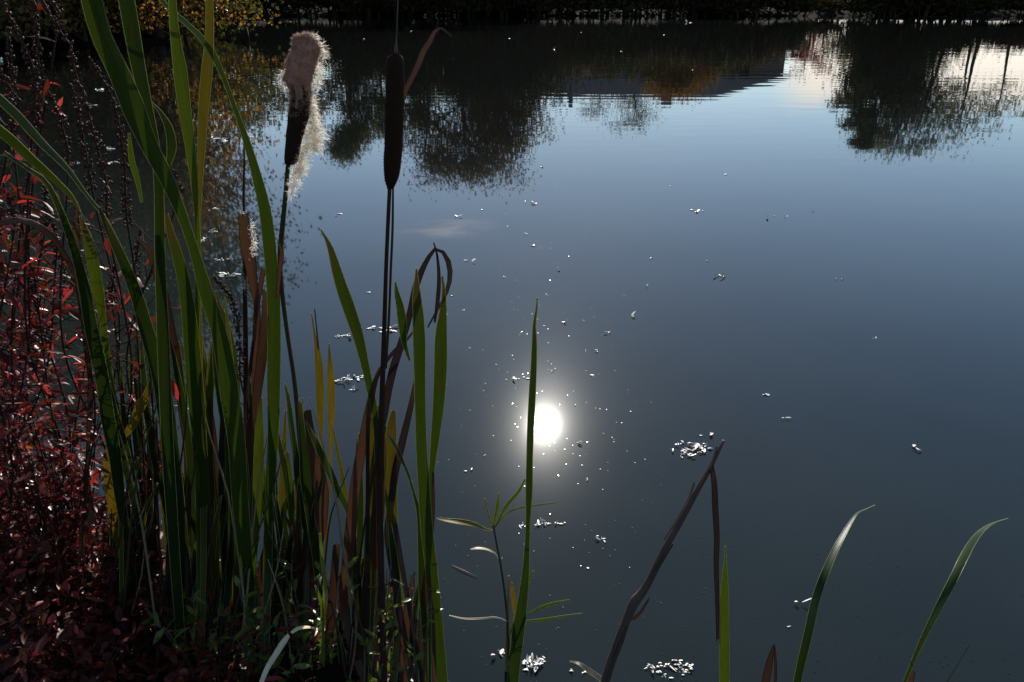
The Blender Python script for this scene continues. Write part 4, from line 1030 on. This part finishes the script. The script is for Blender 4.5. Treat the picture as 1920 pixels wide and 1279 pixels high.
far_tree(1688, 43, 326, 'tallest willow of the right hand group, mirrored with the longest drooping crown', spread=2.1, nleaf=3200, mat=TW, crown0=.2, droop=.35, limbs=22, trunks=2)
far_tree(1745, 42, 300, 'forked willow mirrored with dark trunks against the cloud', spread=2.0, nleaf=1000, mat=TW, crown0=.62, droop=.3, trunks=3, limbs=24)
far_tree(1830, 43, 270, 'wide thin crowned tree mirrored at the right edge of the willow group', spread=2.3, nleaf=500, mat=TW, crown0=.66, droop=.0, trunks=2, limbs=20)
far_tree(1895, 46, 235, 'small thin tree mirrored against the cloud at the right edge', spread=1.5, nleaf=220, mat=TW, crown0=.62)
# undergrowth shrubs along the far bank
BG = 'shrubs along the far bank'
def bank_shrub(px, d, h, spread, mat, label, seed, n=1600):
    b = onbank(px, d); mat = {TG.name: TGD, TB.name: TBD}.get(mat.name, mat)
    tree('bank_shrub', label, 'shrub', BG, b, h, spread, .05, n, .17, mat, seed, limbs=12, trunks=3, topw=.9, clump=.7)
SHR = [(440, 40.6, 1.8, 1.8, TB, 'dark brown shrub on the far bank next to the golden shrub'), (540, 40.4, 1.6, 1.4, TG, 'dark green shrub on the far bank behind the burst seed head'), (635, 40.8, 2.2, 1.6, TG, 'dark green shrub on the far bank between the two seed heads'),
       (720, 40.6, 2.0, 1.5, TB, 'dark brown shrub on the far bank behind the intact seed head'), (815, 41.0, 3.4, 2.0, TG, 'dark green shrub on the far bank right of the intact seed head'), (905, 40.6, 3.2, 1.9, TB, 'dark brown shrub on the far bank under the tallest tree'),
       (990, 40.8, 3.0, 1.9, TG, 'dark green shrub on the far bank left of the house'), (1090, 40.6, 2.0, 1.7, TB, 'low brown shrub on the far bank before the house left part'), (1180, 40.8, 2.3, 1.8, TG, 'low green shrub on the far bank before the house'), (1370, 40.8, 1.8, 1.6, TB, 'low brown shrub on the far bank right of the orange tree'),
       (1440, 40.6, 1.2, 1.2, TG, 'low green shrub on the far bank before the house end'), (1650, 40.6, 3.0, 1.5, TG, 'dark green shrub under the left willow'), (1700, 40.8, 3.6, 1.9, TB, 'dark brown shrub under the tallest willow'), (1790, 40.4, 1.1, 1.1, TG, 'dark green shrub under the forked willow'), (1880, 40.0, .9, 1.0, TB, 'dark brown shrub at the right edge of the far bank'),
       (370, 38.5, 3.0, 2.0, TB, 'dark brown shrub on the far bank left of the golden shrub')]
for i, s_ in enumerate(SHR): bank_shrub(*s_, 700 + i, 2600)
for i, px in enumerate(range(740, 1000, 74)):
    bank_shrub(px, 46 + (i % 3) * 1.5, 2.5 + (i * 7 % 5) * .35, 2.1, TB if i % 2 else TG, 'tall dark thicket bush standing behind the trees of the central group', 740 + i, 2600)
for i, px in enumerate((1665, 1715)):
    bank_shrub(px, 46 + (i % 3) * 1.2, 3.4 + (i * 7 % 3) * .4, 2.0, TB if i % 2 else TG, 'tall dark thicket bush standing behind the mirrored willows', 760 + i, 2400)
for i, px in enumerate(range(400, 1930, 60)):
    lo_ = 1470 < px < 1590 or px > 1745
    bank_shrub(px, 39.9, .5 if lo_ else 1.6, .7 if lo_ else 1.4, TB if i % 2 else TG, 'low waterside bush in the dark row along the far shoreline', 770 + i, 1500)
# left bank: golden weeping shrub and dark trees
gx = W(345, 78).x
b = Vector((-9.6, 22.4, ground_z(-9.6, 22.4) - .05))
tree('golden_shrub', 'golden leaved shrub hanging over the water at the top of the picture', 'shrub', None, b, 6.4, 2.1, .06, 9000, .075, TY, 811, limbs=40, trunks=4, droop=.5, topw=.9, clump=.6)
LB = 'dark trees on the left bank'
for i, (x, y, h, s_, m, lab, n) in enumerate([(-11.6, 23.6, 11.0, 2.5, TB, 'dark brown tree on the left bank right beside the golden shrub', 6500), (-11.9, 20.8, 10.4, 2.7, TG, 'dark green tree on the left bank behind the seed spikes', 6500), (-11.9, 17.2, 9.2, 2.7, TB, 'dark brown tree on the left bank nearest the left edge', 6500),
                                             (-14.6, 25.5, 9.5, 2.8, TG, 'tall dark green tree at the back of the left bank', 3600), (-10.6, 25.6, 10.2, 2.3, TB, 'tall brown tree behind the golden shrub', 4400), (-11.2, 12.5, 6.0, 2.3, TG, 'low green tree on the left bank closest to the viewer', 3600), (-14.8, 33, 8, 2.4, TG, 'dark green tree at the far end of the left bank', 2800), (-11.8, 29, 8.5, 2.2, TG, 'green tree between the golden shrub and the far bank', 3200)]):
    tree('bank_tree', lab, 'tree', LB, Vector((x, y, ground_z(x, y) - .05)), h, s_, .06, int(n * 1.3), .14, m, 820 + i, limbs=24, trunks=2, topw=.8, clump=.65)
for i, (x, y, h, lab) in enumerate([(-11.4, 18.4, 2.4, 'low dark bush at the waterline of the left bank, nearer one'), (-10.9, 21.2, 2.6, 'low dark bush at the waterline left of the golden shrub'), (-9.4, 24.0, 2.6, 'low dark bush at the waterline just beyond the golden shrub'), (-13.2, 30.5, 2.6, 'low dark bush at the far end of the left waterline'), (-10.8, 15.4, 2.4, 'low dark bush at the waterline cut by the left edge'), (-11.7, 20.1, 2.6, 'low dark bush set back from the waterline behind the seed spikes'), (-12.6, 22.2, 3.2, 'tall dark bush between two dark trees of the left bank'), (-15.3, 26.6, 2.8, 'dark bush farther back on the left bank behind the seed spikes, left one'), (-13.7, 27.4, 2.8, 'dark bush farther back on the left bank behind the seed spikes, right one'), (-16.6, 25.2, 3.0, 'dark bush at the back of the left bank nearest the left edge')]):
    tree('bank_bush', lab, 'shrub', 'bushes at the left waterline', Vector((x, y, ground_z(x, y) - .05)), h, 1.8,   .04, 3200, .13, TB if i % 2 else TG, 860 + i, limbs=16, trunks=3, topw=.9, clump=.75)

# the long low house behind the far bank
hx0, hx1 = M(930, 180, 54).x, M(1482, 146, 54).x
er = M(1482, 142, 54).z; rr_ = M(1340, 183, 55.8).z
hb = Vector(((hx0 + hx1) / 2, 54, ground_z((hx0 + hx1) / 2, 54)))
house = thing('house', hb, 'long low dark grey house with hipped roof, mirrored behind the orange tree', 'house')
dp = 8.0
wl = MB()
def box(mb, x0, x1, y0, y1, z0, z1, m=0):
    ids = [mb.vert((x, y, z)) for z in (z0, z1) for x, y in ((x0, y0), (x1, y0), (x1, y1), (x0, y1))]
    for f in ((3, 2, 1, 0), (4, 5, 6, 7), (0, 1, 5, 4), (1, 2, 6, 5), (2, 3, 7, 6), (3, 0, 4, 7)): mb.face([ids[k] for k in f], m)
box(wl, hx0, hx1 - .5, 54, 54 + dp, hb.z - .6, er - .02)
wl.build('wall', solid_mat('dark_timber', (.21, .175, .155), (.155, .13, .115), 2, .8, .2, .4, .02, 0, (4, 4, .3)), house, smooth=False)
rf = MB(); rx1 = M(1340, 183, 55.8).x
for q in ((hx0 - .5, 53.4, er), (hx1, 53.4, er), (hx1, 54.6 + dp, er), (hx0 - .5, 54.6 + dp, er), (hx0 + 3, 55.8, rr_), (rx1, 55.8, rr_)): rf.vert(q)
for f in ((0, 1, 5, 4), (1, 2, 5), (2, 3, 4, 5), (3, 0, 4), (3, 2, 1, 0)): rf.face(f)
roof = rf.build('roof', solid_mat('slate_roof', (.19, .160, .140), (.135, .112, .100), 3, .85, .08, .5, .03, 0, (1, 6, 6)), house, smooth=False)
for px in (1066, 1238):
    cm = MB(); cx = M(px, 190, 58).x; box(cm, cx - .3 if px > 1100 else cx - .12, cx + .3 if px > 1100 else cx + .12, 55.5, 56.1, rr_ - .3, M(px, 202 if px < 1100 else 197, 55.8).z)
    cm.build('chimney', MAT['barkpale'], roof, smooth=False)
gl = solid_mat('dark_glass', (.02, .022, .025), None, 3, .1, .5, 0); fr = solid_mat('window_frame_paint', (.20, .20, .19), None, 5, .6, .3, 0)
for k in range(5):
    x = hx0 + (hx1 - hx0) * (k + .6) / 5.6; z0 = hb.z + 1.1
    if k == 2:
        dm = MB(); box(dm, x - .5, x + .5, 53.94, 54.02, hb.z + .1, hb.z + 2.2); dr = dm.build('door', fr, house, smooth=False)
        hm = MB(); hm.ball(Vector((x + .38, 53.9, hb.z + 1.1)), .04, .04, .04); hm.build('handle', gl, dr); continue
    wm_ = MB()
    for bx in ((x - .75, x + .75, z0 - .08, z0), (x - .75, x + .75, z0 + 1.2, z0 + 1.28), (x - .75, x - .67, z0, z0 + 1.2), (x + .67, x + .75, z0, z0 + 1.2), (x - .04, x + .04, z0, z0 + 1.2)):
        box(wm_, bx[0], bx[1], 53.95, 54.02, bx[2], bx[3])
    wn = wm_.build('window', fr, house, smooth=False)
    pm = MB()
    for u in ((x - .67, x - .04), (x + .04, x + .67)): box(pm, u[0], u[1], 53.98, 54.01, z0, z0 + 1.2)
    pm.build('pane', gl, wn, smooth=False)

# ------------------------------------------------------------------ camera and colour
cam = bpy.data.cameras.new('camera'); co = bpy.data.objects.new('camera', cam); COL.objects.link(co)
co.location = CAMP; co.rotation_euler = (math.pi / 2 - PITCH, 0, 0)
cam.sensor_width = 36; cam.lens = 36 * F / 1920; cam.clip_end = 3000; cam.clip_start = .02
S.camera = co
S.view_settings.view_transform = 'Standard'; S.view_settings.look = 'None'
S.view_settings.exposure = 0.35; S.view_settings.gamma = 1
S.render.engine = 'CYCLES'
S.cycles.max_bounces = 8; S.cycles.diffuse_bounces = 3; S.cycles.glossy_bounces = 3; S.cycles.transmission_bounces = 4
S.cycles.caustics_reflective = False; S.cycles.caustics_refractive = False
